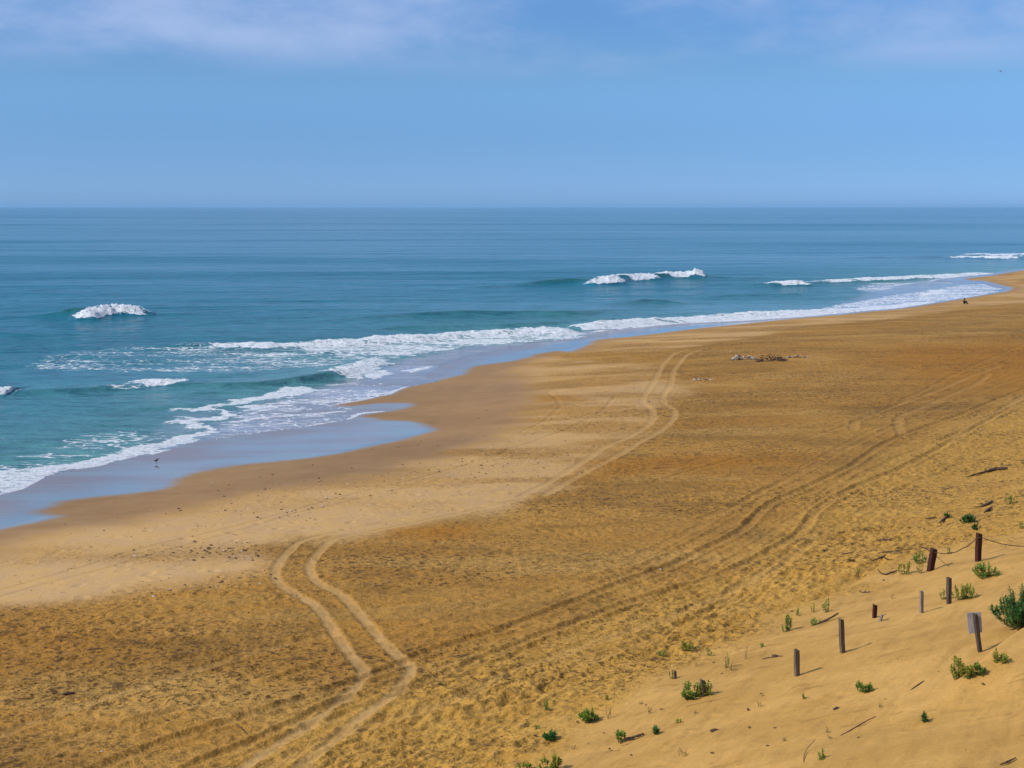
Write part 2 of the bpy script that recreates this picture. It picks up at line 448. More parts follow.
def sand_material():
    m, nt = mat('sand'); g = G(nt)
    co = g.coord()
    film, damp, pale = g.attr('film'), g.attr('damp'), g.attr('pale')
    orange, gold, sm, track, churn = g.attr('orange'), g.attr('gold'), g.attr('smoothsand'), g.attr('track'), g.attr('churn')
    big = g.noise(g.coord((.6, 1, 1)), .09, 5, .6); mid = g.noise(co, .7, 5, .6); fine = g.noise(co, 3.2, 4, .65); vf = g.noise(co, 14, 3, .6)
    streak = g.noise(g.coord((.35, 1.0, 1), R(-52)), .55, 5, .62)
    lay = g.noise(g.coord((.35, 1.1, 1), R(-8)), .10, 6, .62); lay2 = g.noise(g.coord((.3, 1.2, 1), R(-14), (31, 7, 0)), .16, 5, .6)
    brown = g.mix(g.range(big, .40, .60), C_BROWN1, C_BROWN2)
    brown = g.mix(g.range(lay, .50, .62, 0, .30), brown, (.38, .155, .012))
    brown = g.mix(g.range(lay2, .52, .64, 0, .45), brown, (.52, .30, .075))
    brown = g.mix(g.range(streak, .45, .7, 0, .5), brown, C_BROWN3)
    brown = g.mix(g.range(g.noise(g.coord((.5,1,1), R(-50)), .22, 5, .65), .48, .64, 0, .55), brown, (.225, .112, .018))
    gcol = g.mix(g.range(mid, .35, .65), C_GOLD1, C_GOLD2)
    scol = g.mix(g.range(streak, .35, .65), C_DUNE1, C_DUNE2)
    marks = g.noise(g.coord((.45, 1.6, 1), R(-40)), 1.1, 5, .68)
    scol = g.mix(g.range(marks, .58, .68, 0, .55), scol, (.24, .115, .022))
    scol = g.mix(g.range(g.noise(g.coord((.5, 1.2, 1), R(-45)), .22, 4, .6), .5, .66, 0, .35), scol, (.33, .17, .034))
    c = g.mix(gold, brown, gcol); c = g.mix(sm, c, scol)
    pcol = g.mix(g.range(mid, .35, .65), C_PALE1, C_PALE2)
    c = g.mix(g.math('MULTIPLY', pale, g.math('SUBTRACT', 1.0, sm)), c, pcol)
    oo = g.math('MULTIPLY', orange, g.range(mid, .2, .6, .45, 1))
    c = g.mix(oo, c, C_ORANGE)
    # dark flecks spread through the disturbed sand
    fl = g.range(fine, .54, .64); fl2 = g.range(g.noise(co, 1.4, 5, .75), .55, .62, 0, .8)
    fl3 = g.math('MULTIPLY', g.range(g.noise(g.coord((.7,1,1)), 6.5, 3, .6), .55, .62), .9)
    region = g.range(g.noise(g.coord((.5,1,1), R(-50)), .16, 4, .6), .36, .6, .35, 1.0)
    fleck = g.math('MULTIPLY', g.math('MAXIMUM', g.math('MAXIMUM', fl, fl3), fl2), g.math('MULTIPLY', g.math('MULTIPLY', churn, region), .95))
    c = g.mix(fleck, c, C_FLECK)
    spk = g.math('MULTIPLY', g.range(g.noise(co, 2.3, 2, .5), .70, .74), .5)
    c = g.mix(g.math('MULTIPLY', spk, g.range(sm, 0, 1, 1, .25)), c, C_FLECK)
    c = g.mix(g.math('MULTIPLY', track, g.range(fine, .3, .7, .75, 1)), c, C_TRACK)
    c = g.mix(g.range(vf, .3, .7, 0, .16), c, C_FLECK)
    dcol = g.mix(g.range(big, .3, .7), C_DAMP1, C_DAMP2)
    c = g.mix(g.math('MULTIPLY', damp, g.range(mid, .3, .7, .8, 1.0)), c, dcol)
    bh = g.math('ADD', g.math('MULTIPLY', fine, .7), g.math('MULTIPLY', vf, .25))
    b1 = g.bump(bh, g.math('ADD', g.math('MULTIPLY', churn, .9), .14), .15)
    b1 = g.bump(mid, g.math('ADD', g.math('MULTIPLY', churn, .6), .05), .30, b1)
    rough = g.range(damp, 0, 1, .92, .55)
    dry = g.pbsdf(c, rough, 1.45, b1, .25)
    # thin film of water left by the backwash
    wv = g.noise(g.coord((.5, 1, 1), R(-20)), .6, 3, .5)
    wc = g.mix(g.range(film, 0.5, 6, 0, 1), C_WET_SKY1, C_WET_SKY2)  # grey blue base stands in for sky mirrored by the film
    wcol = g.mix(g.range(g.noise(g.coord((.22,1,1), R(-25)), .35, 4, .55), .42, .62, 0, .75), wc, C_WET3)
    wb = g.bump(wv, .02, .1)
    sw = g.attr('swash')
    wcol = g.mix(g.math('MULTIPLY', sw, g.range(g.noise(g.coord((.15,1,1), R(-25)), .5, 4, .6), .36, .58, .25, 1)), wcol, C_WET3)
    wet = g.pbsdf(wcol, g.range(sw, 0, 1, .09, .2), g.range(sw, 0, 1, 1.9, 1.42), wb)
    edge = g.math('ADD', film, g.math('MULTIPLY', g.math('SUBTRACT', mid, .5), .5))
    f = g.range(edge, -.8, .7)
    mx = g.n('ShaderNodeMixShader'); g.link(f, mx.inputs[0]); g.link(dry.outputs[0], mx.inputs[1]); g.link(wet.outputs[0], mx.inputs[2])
    g.out(mx.outputs[0])
    return m

# linear base colours of the sand (dry, damp); the wet tones hold painted sky reflection
C_BROWN1 = (.345, .160, .022); C_BROWN2 = (.435, .212, .034); C_BROWN3 = (.50, .265, .056)
C_GOLD1 = (.46, .232, .036); C_GOLD2 = (.53, .280, .050)
C_DUNE1 = (.45, .240, .055); C_DUNE2 = (.565, .308, .080)
C_PALE1 = (.53, .315, .135); C_PALE2 = (.58, .335, .115)
C_ORANGE = (.375, .150, .008); C_FLECK = (.075, .034, .006); C_TRACK = (.50, .295, .105)
C_DAMP1 = (.25, .122, .024); C_DAMP2 = (.34, .172, .038)
C_WET_SKY1 = (.20, .24, .23); C_WET_SKY2 = (.20, .23, .23); C_WET3 = (.21, .135, .10)

# ================================================================== THE SEA
CRESTS = [
  # (points px,py,height,foam), front width, back width
  ([(20,318,.1,0),(45,318,.5,0),(58,318,.9,0),(66,318,1.45,0),(69,318.5,1.25,.35),(73,319.5,1.2,.95),(86,320.5,1.35,1),(93,320.5,1.7,1),(99,320,1.35,1),(105,318.5,1.1,1),(115,317,1.35,1),(125,316.5,1.35,1),(135,316.5,1.1,1),(142,316.5,.7,1),(149,316.5,.35,.5),(156,316.5,.2,0),(175,316,.2,0),(230,316,0,0)], 2.4, 5.0),
  ([(480,289,.1,0),(500,288,.4,0),(520,287.5,.2,0),(545,286,.6,0),(556,285.5,1.0,0),(575,285,1.15,0),(579,285.5,1.0,.9),(592,286,1.0,1),(605,285.5,1.15,.9),(618,285,1.35,1),(625,284,1.75,1),(630,283,1.4,.4),(634,283,1.7,0),(638,282.5,1.4,.5),(642,282,1.3,1),(660,281,1.3,1),(666,280.5,1.1,.1),(672,280,1.4,0),(676,279.5,1.2,.3),(681,279,1.3,1),(695,279,1.9,1),(703,279,1.4,1),(708,279,.6,.1),(740,279,.2,0),(780,279,0,0)], 3.2, 7.0),
  ([(760,288,0,0),(783,287,.4,.1),(788,286.5,.8,.9),(800,286.3,1.0,1),(812,286,.8,1),(820,285,.4,.2),(830,283.5,.4,.6),(860,282.3,.6,.8),(900,280.5,.6,.9),(945,278,.6,.9),(985,275,.35,.85),(1000,273.2,.1,.5)], 2.6, 6.0),
  ([(850,259,.1,0),(880,258.5,.4,0),(925,258.5,.6,0),(945,259,.7,.3),(965,258.8,.8,.8),(985,259.5,1.1,1),(1003,259.8,.9,.8),(1012,259,.8,.8),(1024,259,.8,.8),(1100,258,.8,.6),(1300,250,.8,.5)], 4.0, 9.0),
  ([(950,255.5,.1,.1),(985,255.5,.5,.7),(1024,255.5,.5,.8),(1100,254,.5,.5)], 4.0, 9.0),
  ([(180,350,.1,0),(196,349,.4,.1),(206,349,.4,.4),(222,349,.4,.7),(240,349,.4,.85),(265,350,.42,.9),(300,348,.42,.85),(345,346,.5,.9),(374,345,.5,.85),(400,343,.6,.9),(425,342,.65,1),(450,340,.55,.9),(477,338,.55,.9),(531,335.5,.65,1),(560,335.5,.65,1),(580,334.5,.6,.9),(588,334,.3,.5)], 1.8, 4.0),
  ([(580,331,.1,.2),(590,330.5,.4,.8),(610,329.5,.6,.95),(640,327,.7,1),(670,324.5,.7,1),(690,323,.65,1),(720,320.5,.5,.9),(748,319,.6,.9),(792,316,.5,.9),(845,312.5,.3,.8)], 2.4, 4.5),
  ([(-300,396,.3,.3),(-60,396,.35,.9),(0,396.5,.4,1),(5,396.5,.34,.55),(12,396.7,.32,.1),(20,396.7,.34,0),(60,396,.4,0),(90,395,.4,.05),(110,393,.4,.2),(120,391.5,.4,.45),(140,389.5,.42,.6),(160,387,.42,.9),(167,388,.4,0),(200,389,.42,0),(250,388,.45,0),(300,385,.55,0),(335,380,.65,0),(340,379,.6,.5),(350,377.5,.6,.85),(358,376,.5,.8),(368,371,.4,.75),(380,367,.3,.7),(386,364,.25,.6),(396,360,.03,0)], 1.5, 3.6),
  ([(330,322,0,0),(400,319,.35,0),(440,317.5,.6,0),(470,317,.75,0),(520,316.5,.6,0),(580,316,.65,0),(620,313,.3,0),(640,312,0,0)], 3.0, 6.0),
  ([(620,307,0,0),(640,306,.4,0),(655,305,.8,0),(668,305,.5,0),(690,305,0,0)], 3.0, 6.0),
  ([(380,331,0,0),(410,330,.4,0),(480,328,.3,0),(560,326,.4,0),(600,321,.1,0)], 2.4, 5.0),
  ([(-300,338,.2,0),(-60,336,.3,0),(20,338,.25,0),(90,336,.0,0)], 2.5, 6.0),
  ([(20,362,.0,0),(60,360,.2,0),(120,361,.1,0)], 2.0, 5.0),
  ([(700,300,0,0),(740,298,.35,0),(800,296,.3,0),(840,295,0,0)], 3.0, 6.0),
]
FOAM_POLYS = [  # (px polygon, density, softness m)
  ([(20,366),(60,352),(150,346),(210,344),(350,345),(392,350),(385,362),(345,366),(250,374),(120,373),(30,371)], .50, 3.0),
  ([(325,352),(390,347),(450,343),(530,339),(582,335),(584,338),(530,342.5),(480,346),(450,350.5),(425,354),(400,358),(385,364),(370,361),(335,358)], .66, 1.2),
  ([(300,346),(374,343),(425,340),(531,334),(582,333),(584,337),(530,341),(450,348),(400,356),(340,354),(300,352)], .70, 1.2),
  ([(368,360),(384,359),(389,364),(378,372),(365,378),(350,381),(342,380),(344,372),(356,366)], .74, .8),
  ([(368,374),(386,370),(392,374),(384,378),(372,380)], .8, .5),
  ([(172,409),(195,409),(225,403.6),(259,396.6),(283,390),(294,386.5),(308,389),(308,394),(283,398),(251.6,403),(217,408),(225,410),(234,414),(225,417),(205,421.6),(197,424),(209,429),(214,434),(201.6,439),(176.6,446.6),(165.6,451),(150,455.6),(150,443),(165.6,440),(189,436),(201.6,432.5),(200,430),(181,426),(174,424),(180,418.4),(190.6,420),(205,418.4),(222,414.5),(223,411),(212.5,411),(172,411)], .92, .95),
  ([(-300,575),(-120,520),(0,473),(12.5,470),(31,471.6),(44,465),(62.5,464),(87.5,459),(109,454),(114,446),(112.5,442),(122,440),(125,448),(141,446.5),(160,442),(160,454),(136,457),(109,463),(100,467),(70,470),(47,474),(37.5,482.5),(26.5,488),(0,495),(-120,545),(-300,610)], .84, 1.2),
  ([(-100,490),(0,462),(50,448),(85,432),(115,432),(165,432),(160,446),(100,460),(40,470),(0,478),(-100,515)], .50, 2.0),
  ([(212,440),(225,418),(240,410),(283,399),(310,390),(330,384),(345,383),(360,380),(372,385),(390,383),(410,386),(391,396),(369,401),(331,406),(350,409),(389,411),(362,416),(351,420),(300,429)], .50, .8),
  ([(225,422),(262,417),(310,415),(350,411),(389,412),(351,421),(300,430),(214,440)], .38, .5),
  ([(240,408),(283,401),(330,397),(369,395),(390,391),(408,387),(390,395.5),(369,400),(331,406),(300,405),(260,410)], .68, .7),
  ([(400,371),(434,366),(440,368),(405,373)], .7, .5),
  ([(780,318),(810,311),(832,306),(870,299),(900,294),(930,290),(960,285),(985,284),(1003,288),(1000,292),(973,297),(934,304),(895,310.5),(864,313),(820,316)], .62, 2.0),
  ([(920,296),(930,291),(943,289.5),(945,292),(935,295)], .95, 1.0),
  ([(855,290),(870,283),(905,283),(900,288),(870,292)], .55, 2.0),
  ([(690,321),(748,317),(800,313),(850,309),(890,305),(934,301),(934,304.5),(895,310.5),(864,313),(792,318),(748,321),(690,324)], .9, .9),
  ([(586,333),(640,327),(690,322),(690,324.5),(640,328.5),(594,334)], .8, .8),
  ([(100,322),(146,317),(160,319),(140,323),(100,325)], .35, 2.0),
  ([(590,289),(630,287),(720,281),(780,281),(720,286),(640,290)], .25, 3.0),
  ([(60,396),(110,393),(160,388),(168,392),(150,398),(80,402)], .3, 1.5),
  ([(380,388),(342,392),(300,402),(310,406),(350,400),(385,394)], .5, .8),
]
FOAM_LINES = [  # px polyline, half width m, density
  ([(331,405.8),(352,402.3),(369,399.3),(380,396.3),(390.6,394.6),(399,390.3),(408,387.3)], .38, 1.0),
  ([(310,415.5),(330,413),(342,412)], .35, .95),
  ([(334,405.8),(342,407),(350,408.8)], .25, .9),
  ([(351,419),(362,414.2),(375,412.5),(389,411)], .30, 1.0),
  ([(300,428),(320,424),(351,419.5)], .22, .7),
  ([(232,423),(262,418.5),(310,414.5)], .30, .85),
  ([(216,439.5),(259,433.3),(310,426.3)], .25, .55),
  ([(408,387),(441,381)], .2, .5),
  ([(-100,533),(0,495.5),(23,489.3),(37,482.3)], .3, 1.0),
  ([(700,322.8),(748,320.2),(792,317.3),(845,314),(864,312),(895,309.8),(934,303.6),(958,300.2),(973,296.8),(1000,292.6)], .5, .95),
  ([(931,281.3),(938,279.6),(951,277.9),(970,276.1),(989,274.3)], .5, .8),
  ([(890,286),(920,283),(950,283.5)], .6, .7),
]
TURBID = [
  ([(200,446),(212,430),(236,414),(290,398),(330,386),(345,381),(372,377),(395,362),(420,358),(450,351),(480,346.5),(530,343),(586,337.5),(600,345),(470,385),(400,420),(300,435),(180,455)], 1.0, 2.0),
  ([(586,334),(640,328.5),(690,324.5),(690,328),(586,340)], .9, 1.0),
  ([(800,318),(832,308),(858,300),(870,294),(860,287),(900,283),(960,279),(1010,283),(1012,296),(934,306),(864,316)], .85, 3.0),
  ([(-400,650),(-100,532),(0,490),(40,478),(100,462),(150,450),(200,440),(200,450),(100,475),(0,500),(-400,700)], .7, 1.2),
  ([(150,442),(185,415),(215,411),(222,413),(190,420),(196,432)], .45, 1.5),
]

def build_sea():
    az = azimuths(1.45)
    def rgs():
        r = 40.0; out = [r]
        while r < 36000:
            q = r*r/(CAM_H*F)
            d = max(.14, .36*q) if r < 700 else .5*q
            r += min(d, r*.3); out.append(r)
        return np.array(out)
    rr = rgs()
    A, RR = np.meshgrid(az, rr); X = RR*np.sin(A); Y = RR*np.cos(A); sh = X.shape
    x = X.ravel(); y = Y.ravel(); r = RR.ravel()
    dF = -sgn_open(x, y, FRONT)       # + inland
    sd = -dF
    keep = sd > -1.2
    nearm = (r < 2500) & (sd > -2)
    foam = np.zeros(x.shape); z = np.zeros(x.shape); turb = np.zeros(x.shape); face = np.zeros(x.shape)
    # open swell
    fade = ss(1800, 500, r)
    wy_ = y + fbm(x*.006, y*.01, 201, 2)*30
    swell = (np.sin(wy_*.105 + fbm(x*.012, y*.02, 203, 2)*2.2)*.16*fbm(x*.008+4, y*.02, 205, 2) + fbm(x*.05, y*.18, 207, 3)*.12)
    z += swell*ss(5, 60, sd)*fade
    z += fbm(x*.35, y*.7, 211, 3)*.07*ss(1, 14, sd)*ss(420, 150, r)
    for pts, wf, wb in CRESTS:
        P = W([(p[0], p[1]) for p in pts]); V = np.array([[p[2], p[3]] for p in pts])
        n = 5; Ps = smooth_poly(P, n)
        Vs = np.stack([np.interp(np.arange(len(Ps))/n, np.arange(len(P)), V[:, k]) for k in (0, 1)], 1)
        idx = near(x, y, Ps, 30); idx = idx[sd[idx] > -2]
        xi, yi = x[idx], y[idx]
        jx = fbm(xi*.12, yi*.12, 301, 3)*2.0; jy = fbm(xi*.12+9, yi*.12, 303, 3)*1.5
        d, s, v = seg_dist(xi+jx*.4, yi+jy*.7, Ps, Vs)
        off = d*s                      # + on the seaward side (left of travel)
        off = off - wf                 # the line traced is the foot of the face
        h = v[0]
        fw = wf*.5*(1+.9*v[1])
        prof = np.where(off < 0, np.exp(-(off/fw)**2), np.exp(-(off/wb)**2))
        endd = np.minimum(np.hypot(xi-Ps[0,0], yi-Ps[0,1]), np.hypot(xi-Ps[-1,0], yi-Ps[-1,1]))
        near_shore = ss(-.2, 1.5, sd[idx])
        lump = fbm(xi*.9, yi*.9, 311, 5, .65)+.5*np.abs(fbm(xi*2.2, yi*2.2, 313, 3))
        lump2 = fbm(xi*.25, yi*.1, 317, 2)
        brk = .62+.5*ss(-.35, .25, fbm(xi*.22, yi*.35, 319, 3))
        fm = v[1]*brk*np.where(off < 0, ss(-wf*1.25, -wf*.85, off), ss(wb*.85, wb*.25, off))
        z[idx] += near_shore*(h*prof*(1+.22*lump2*v[1]) + fm*(.50*lump+.05)*np.minimum(h, 1.4))
        foam[idx] = np.maximum(foam[idx], fm*1.15)
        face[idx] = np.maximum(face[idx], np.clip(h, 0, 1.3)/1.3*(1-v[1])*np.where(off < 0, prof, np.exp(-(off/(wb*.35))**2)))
    idn = np.nonzero(nearm)[0]
    xn, yn = x[idn], y[idn]
    wxn = xn + fbm(xn*.6, yn*.6, 401, 4)*1.5; wyn = yn + fbm(xn*.6, yn*.6, 403, 4)*1.3
    for pts, den, soft in FOAM_POLYS:
        P = W(pts); v = den*ss(-soft, soft*.6, poly_sd(wxn, wyn, P, soft+1))
        foam[idn] = np.maximum(foam[idn], v)
    for pts, w, den in FOAM_LINES:
        P = smooth_poly(W(pts), 4); d, _ = line_dist(xn, yn, P, 3.0)
        d = d*(1+.5*fbm(xn*.9, yn*.9, 411, 2))
        foam[idn] = np.maximum(foam[idn], den*ss(w*1.8, w*.7, d))
    for pts, v0, soft in TURBID:
        P = W(pts); turb[idn] = np.maximum(turb[idn], v0*ss(-soft, soft, poly_sd(wxn, wyn, P, soft+1)))
    turb = np.maximum(turb, ss(2.2, 0, sd)*.8)
    # foam has body
    z += ss(.5, 1, foam)*(fbm(x*1.6, y*1.6, 421, 3)*.05+.04)*ss(400, 150, r)*ss(0, 2, sd)
    # water lies on the sand and thins out at its edge
    edge = np.where(sd > 0, .012+.03*ss(0, 1.2, sd), sd*.5)
    z = z*ss(0, 5, sd) + edge
    z = np.where((z < .012) & (sd > 0) & (sd < 6), .012, z)
    shal = np.exp(-np.clip(sd, 0, None)/28.0)
    m = sea_material()
    o = sheet('sea', X, Y, z.reshape(sh), keep.reshape(sh), m, dict(foam=foam.reshape(sh), turbid=turb.reshape(sh), shallow=shal.reshape(sh), face=face.reshape(sh)))
    o['kind'] = 'structure'; o['label'] = 'blue green sea with white breakers rolling onto the sand'
    return o

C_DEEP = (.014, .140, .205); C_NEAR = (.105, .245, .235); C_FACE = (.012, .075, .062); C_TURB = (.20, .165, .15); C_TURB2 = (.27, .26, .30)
def sea_material():
    m, nt = mat('sea_water'); g = G(nt)
    foam, turb, shal, face = g.attr('foam'), g.attr('turbid'), g.attr('shallow'), g.attr('face')
    vs = g.coord((.16, 1, 1), R(-4))
    st = g.noise(vs, .012, 6, .62); st2 = g.noise(g.coord((.12, 1, 1), R(-2)), .0016, 5, .6); st3 = g.noise(g.coord((.3,1,1), R(-6)), .09, 4, .6); st4 = g.noise(g.coord((.14, 1, 1), R(-1)), .0005, 6, .65)
    base = g.mix(shal, C_DEEP, C_NEAR)
    sv = g.math('ADD', g.math('MULTIPLY', st, .38), g.math('ADD', g.math('MULTIPLY', st2, .40), g.math('MULTIPLY', st4, .35)))
    sv = g.math('SUBTRACT', g.math('MULTIPLY', sv, .92), .02)
    base = g.mix(g.range(sv, .50, .40, 0, .5), base, g.mix(shal, (.006, .085, .135), (.03, .16, .17)))
    base = g.mix(g.range(sv, .44, .60, 0, .75), base, g.mix(shal, (.030, .145, .21), (.06, .21, .215)))
    base = g.mix(g.math('MULTIPLY', face, .9), base, C_FACE)  # wave fronts painted darker for their weaker sky reflection
    tcol = g.mix(g.range(st3, .4, .6), C_TURB, C_TURB2)
    base = g.mix(turb, base, tcol)
    co = g.coord((.55, 1, 1), R(-8))
    w1 = g.noise(co, .35, 4, .6); w2 = g.noise(co, 1.6, 4, .65); chop_shade = g.noise(g.coord((.30,1,1), R(-8)), .55, 5, .68); w3 = g.noise(g.coord((.4, 1, 1)), .05, 4, .6)
    calm = g.range(sv, .40, .60, 1.0, .55)
    k = g.math('MULTIPLY', calm, g.range(turb, 0, 1, 1, .22))
    base = g.mix(g.math('MULTIPLY', g.range(chop_shade, .50, .62, 0, .55), g.range(turb, 0, 1, 1, .2)), base, g.mix(shal, (.006, .07, .11), (.022, .10, .105)))  # dark sides of small ripples painted into the water colour
    b = g.bump(w3, g.math('MULTIPLY', k, .9), 6.0)
    b = g.bump(w1, g.math('MULTIPLY', k, .95), 1.1, b)
    b = g.bump(w2, g.math('MULTIPLY', k, .7), .12, b)
    wind = g.range(sv, .455, .545, .02, .40)
    water = g.pbsdf(base, g.range(turb, 0, 1, .16, .10), 1.33, b, g.math('MAXIMUM', wind, g.math('MULTIPLY', turb, .6)))
    # foam
    fc = g.coord((.6, 1, 1), R(-12))
    fn = g.noise(fc, 1.1, 6, .68, .6); cells = g.voro(g.coord((.55, 1, 1), R(-12)), 1.3, 'DISTANCE_TO_EDGE')
    web = g.range(cells, .0, .16, 1, 0)
    fn = g.math('ADD', g.math('MULTIPLY', fn, .72), g.math('MULTIPLY', g.noise(g.coord((.7,1,1), R(-12)), 3.4, 5, .7), .28))
    pat = g.math('ADD', g.math('MULTIPLY', fn, .8), g.math('MULTIPLY', web, .16))
    big = g.noise(g.coord((.22, 1, 1), R(-10)), .30, 4, .6)
    pat = g.math('ADD', g.math('MULTIPLY', pat, .62), g.math('MULTIPLY', big, .45))
    thr = g.math('SUBTRACT', .80, g.math('MULTIPLY', foam, .52))
    hi = g.math('ADD', thr, .06)
    f = g.range(pat, thr, hi)
    hole = g.range(g.noise(g.coord((.45, 1, 1), R(-12)), 1.9, 6, .72), .53, .64, 0, .8)
    f = g.math('MULTIPLY', f, g.math('SUBTRACT', 1.0, hole))
    f = g.math('MULTIPLY', f, g.range(foam, .04, .25))
    lilac = g.mix(turb, (.82, .83, .84), (.74, .74, .80))
    fcol = g.mix(g.range(fn, .35, .6), lilac, (.86, .86, .86))
    fb = g.bump(g.noise(g.coord(), 2.2, 6, .7), 1.0, .5)
    fo = g.pbsdf(fcol, .85, 1.33, fb, .2)
    mx = g.n('ShaderNodeMixShader'); g.link(g.math('MULTIPLY', f, .93), mx.inputs[0]); g.link(water.outputs[0], mx.inputs[1]); g.link(fo.outputs[0], mx.inputs[2])
    g.out(mx.outputs[0]); return m

# ------------------------------------------------------------------ light
SUN_EL, SUN_AZ = R(38), R(-108)      # azimuth from +Y, clockwise: the sun stands to the left and a little behind
sdir = Vector((math.sin(SUN_AZ)*math.cos(SUN_EL), math.cos(SUN_AZ)*math.cos(SUN_EL), math.sin(SUN_EL)))
sl = bpy.data.lights.new('sun', 'SUN'); sl.energy = 2.6; sl.angle = R(3); sl.color = (1, .95, .87)
so = bpy.data.objects.new('sun', sl); COL.objects.link(so); so.rotation_euler = sdir.to_track_quat('Z', 'Y').to_euler(); so.location = (0, 0, 60)
w = bpy.data.worlds.new('World'); S.world = w; w.use_nodes = True
nt = w.node_tree
for n in list(nt.nodes): nt.nodes.remove(n)
g = G(nt)
sky = g.n('ShaderNodeTexSky'); sky.sky_type = 'NISHITA'; sky.sun_disc = False
sky.sun_elevation = SUN_EL; sky.sun_rotation = SUN_AZ; sky.altitude = 0
sky.air_density = 1.0; sky.dust_density = .6; sky.ozone_density = 3.0
tc = g.n('ShaderNodeTexCoord')
sep = g.n('ShaderNodeSeparateXYZ'); g.link(tc.outputs['Generated'], sep.inputs[0])
zz = sep.outputs['Z']
SKY_TINT_LO = (.242, .448, .965); SKY_TINT_HI = (.238, .370, .575)
tint = g.mix(g.range(zz, .01, .10), SKY_TINT_LO, SKY_TINT_HI)
tint = g.mix(g.range(zz, .12, .32), tint, (.82, .92, .96))
c = g.mix(1.0, sky.outputs[0], tint, 'MULTIPLY')
lift = g.math('ADD', g.math('ADD', 1.0, g.range(zz, .0, .025, .15, 0.0)), g.math('MULTIPLY', g.range(zz, .012, .04), g.range(zz, .045, .085, -.10, .06)))
lift = g.math('ADD', g.math('MULTIPLY', g.math('SUBTRACT', lift, 1.0), g.range(zz, .35, .12)), 1.0)
vm = g.n('ShaderNodeVectorMath'); vm.operation = 'SCALE'; g.link(c, vm.inputs[0]); g.link(lift, vm.inputs[3]); c = vm.outputs[0]
mp = g.n('ShaderNodeMapping'); g.link(tc.outputs['Generated'], mp.inputs[0]); mp.inputs['Scale'].default_value = (1.0, 1.0, 2.6); mp.inputs['Location'].default_value = (.37, .2, .11)
cn = g.noise(mp.outputs[0], 6.5, 8, .55, .1)
cl = g.math('MULTIPLY', g.range(cn, .34, .68), g.range(zz, .080, .118))
c = g.mix(g.math('MULTIPLY', cl, .75), c, (2.15, 2.75, 4.2))
bg = g.n('ShaderNodeBackground'); g.link(c, bg.inputs[0]); bg.inputs[1].default_value = .138
wo = g.n('ShaderNodeOutputWorld'); g.link(bg.outputs[0], wo.inputs[0])

# haze
HAZE_TOP = 52
def build_haze():
    m, nt = mat('haze_air'); g = G(nt)
    v = g.n('ShaderNodeVolumePrincipled'); v.inputs['Color'].default_value = (.36, .60, .84, 1); v.inputs['Density'].default_value = 3.6e-5; v.inputs['Anisotropy'].default_value = .0
    o = g.n('ShaderNodeOutputMaterial'); g.link(v.outputs[0], o.inputs['Volume'])
    bm = bmesh.new(); bmesh.ops.create_cube(bm, size=1)
    for q in bm.verts: q.co = Vector((q.co.x*78000, q.co.y*78000, (q.co.z+.5)*(HAZE_TOP+5.5)-5.5))
    me = bpy.data.meshes.new('haze'); bm.to_mesh(me); bm.free(); me.materials.append(m)
    ob = bpy.data.objects.new('haze', me); COL.objects.link(ob); ob['kind'] = 'stuff'; ob['label'] = 'thin pale sea haze over the beach and water'

beach = build_beach()
sea = build_sea()
build_haze()

# ================================================================== THINGS
def new_obj(name, me, mats, parent=None, smooth=False):
    for mm in (mats if isinstance(mats, (list, tuple)) else [mats]): me.materials.append(mm)
    if smooth: me.polygons.foreach_set('use_smooth', [True]*len(me.polygons))
    o = bpy.data.objects.new(name, me); COL.objects.link(o)
    if parent is not None: o.parent = parent
    return o
def tag(o, label, cat, group=None, kind=None):
    o['label'] = label
    if cat: o['category'] = cat
    if group: o['group'] = group
    if kind: o['kind'] = kind
    return o
def root(name, loc, label, cat, group=None):
    e = bpy.data.objects.new(name, None); e.empty_display_size = .1; COL.objects.link(e); e.location = loc
    return tag(e, label, cat, group)
def mesh_from(verts, faces, name='m'):
    me = bpy.data.meshes.new(name); me.from_pydata([tuple(v) for v in verts], [], faces); me.update(); return me

def tube(verts, faces, pts, rad, sides=7, rnd=0.0, flat=1.0):
    """tapering irregular tube appended to verts/faces; rad list or number"""
    pts = [Vector(p) for p in pts]; n = len(pts)
    if not isinstance(rad, (list, tuple)): rad = [rad]*n
    base = len(verts); up = Vector((0, 0, 1))
    for i, p in enumerate(pts):
        t = (pts[min(i+1, n-1)]-pts[max(i-1, 0)]).normalized()
        a = t.cross(up) if abs(t.z) < .95 else t.cross(Vector((0, 1, 0)))
        a.normalize(); b = a.cross(t)
        for k in range(sides):
            an = 2*math.pi*k/sides; r = rad[i]*(1+random.uniform(-rnd, rnd))
            verts.append(p + a*math.cos(an)*r + b*math.sin(an)*r*flat)
    for i in range(n-1):
        for k in range(sides):
            a = base+i*sides+k; b = base+i*sides+(k+1) % sides
            faces.append((a, b, b+sides, a+sides))
    faces.append(tuple(base+k for k in range(sides))[::-1]); faces.append(tuple(base+(n-1)*sides+k for k in range(sides)))

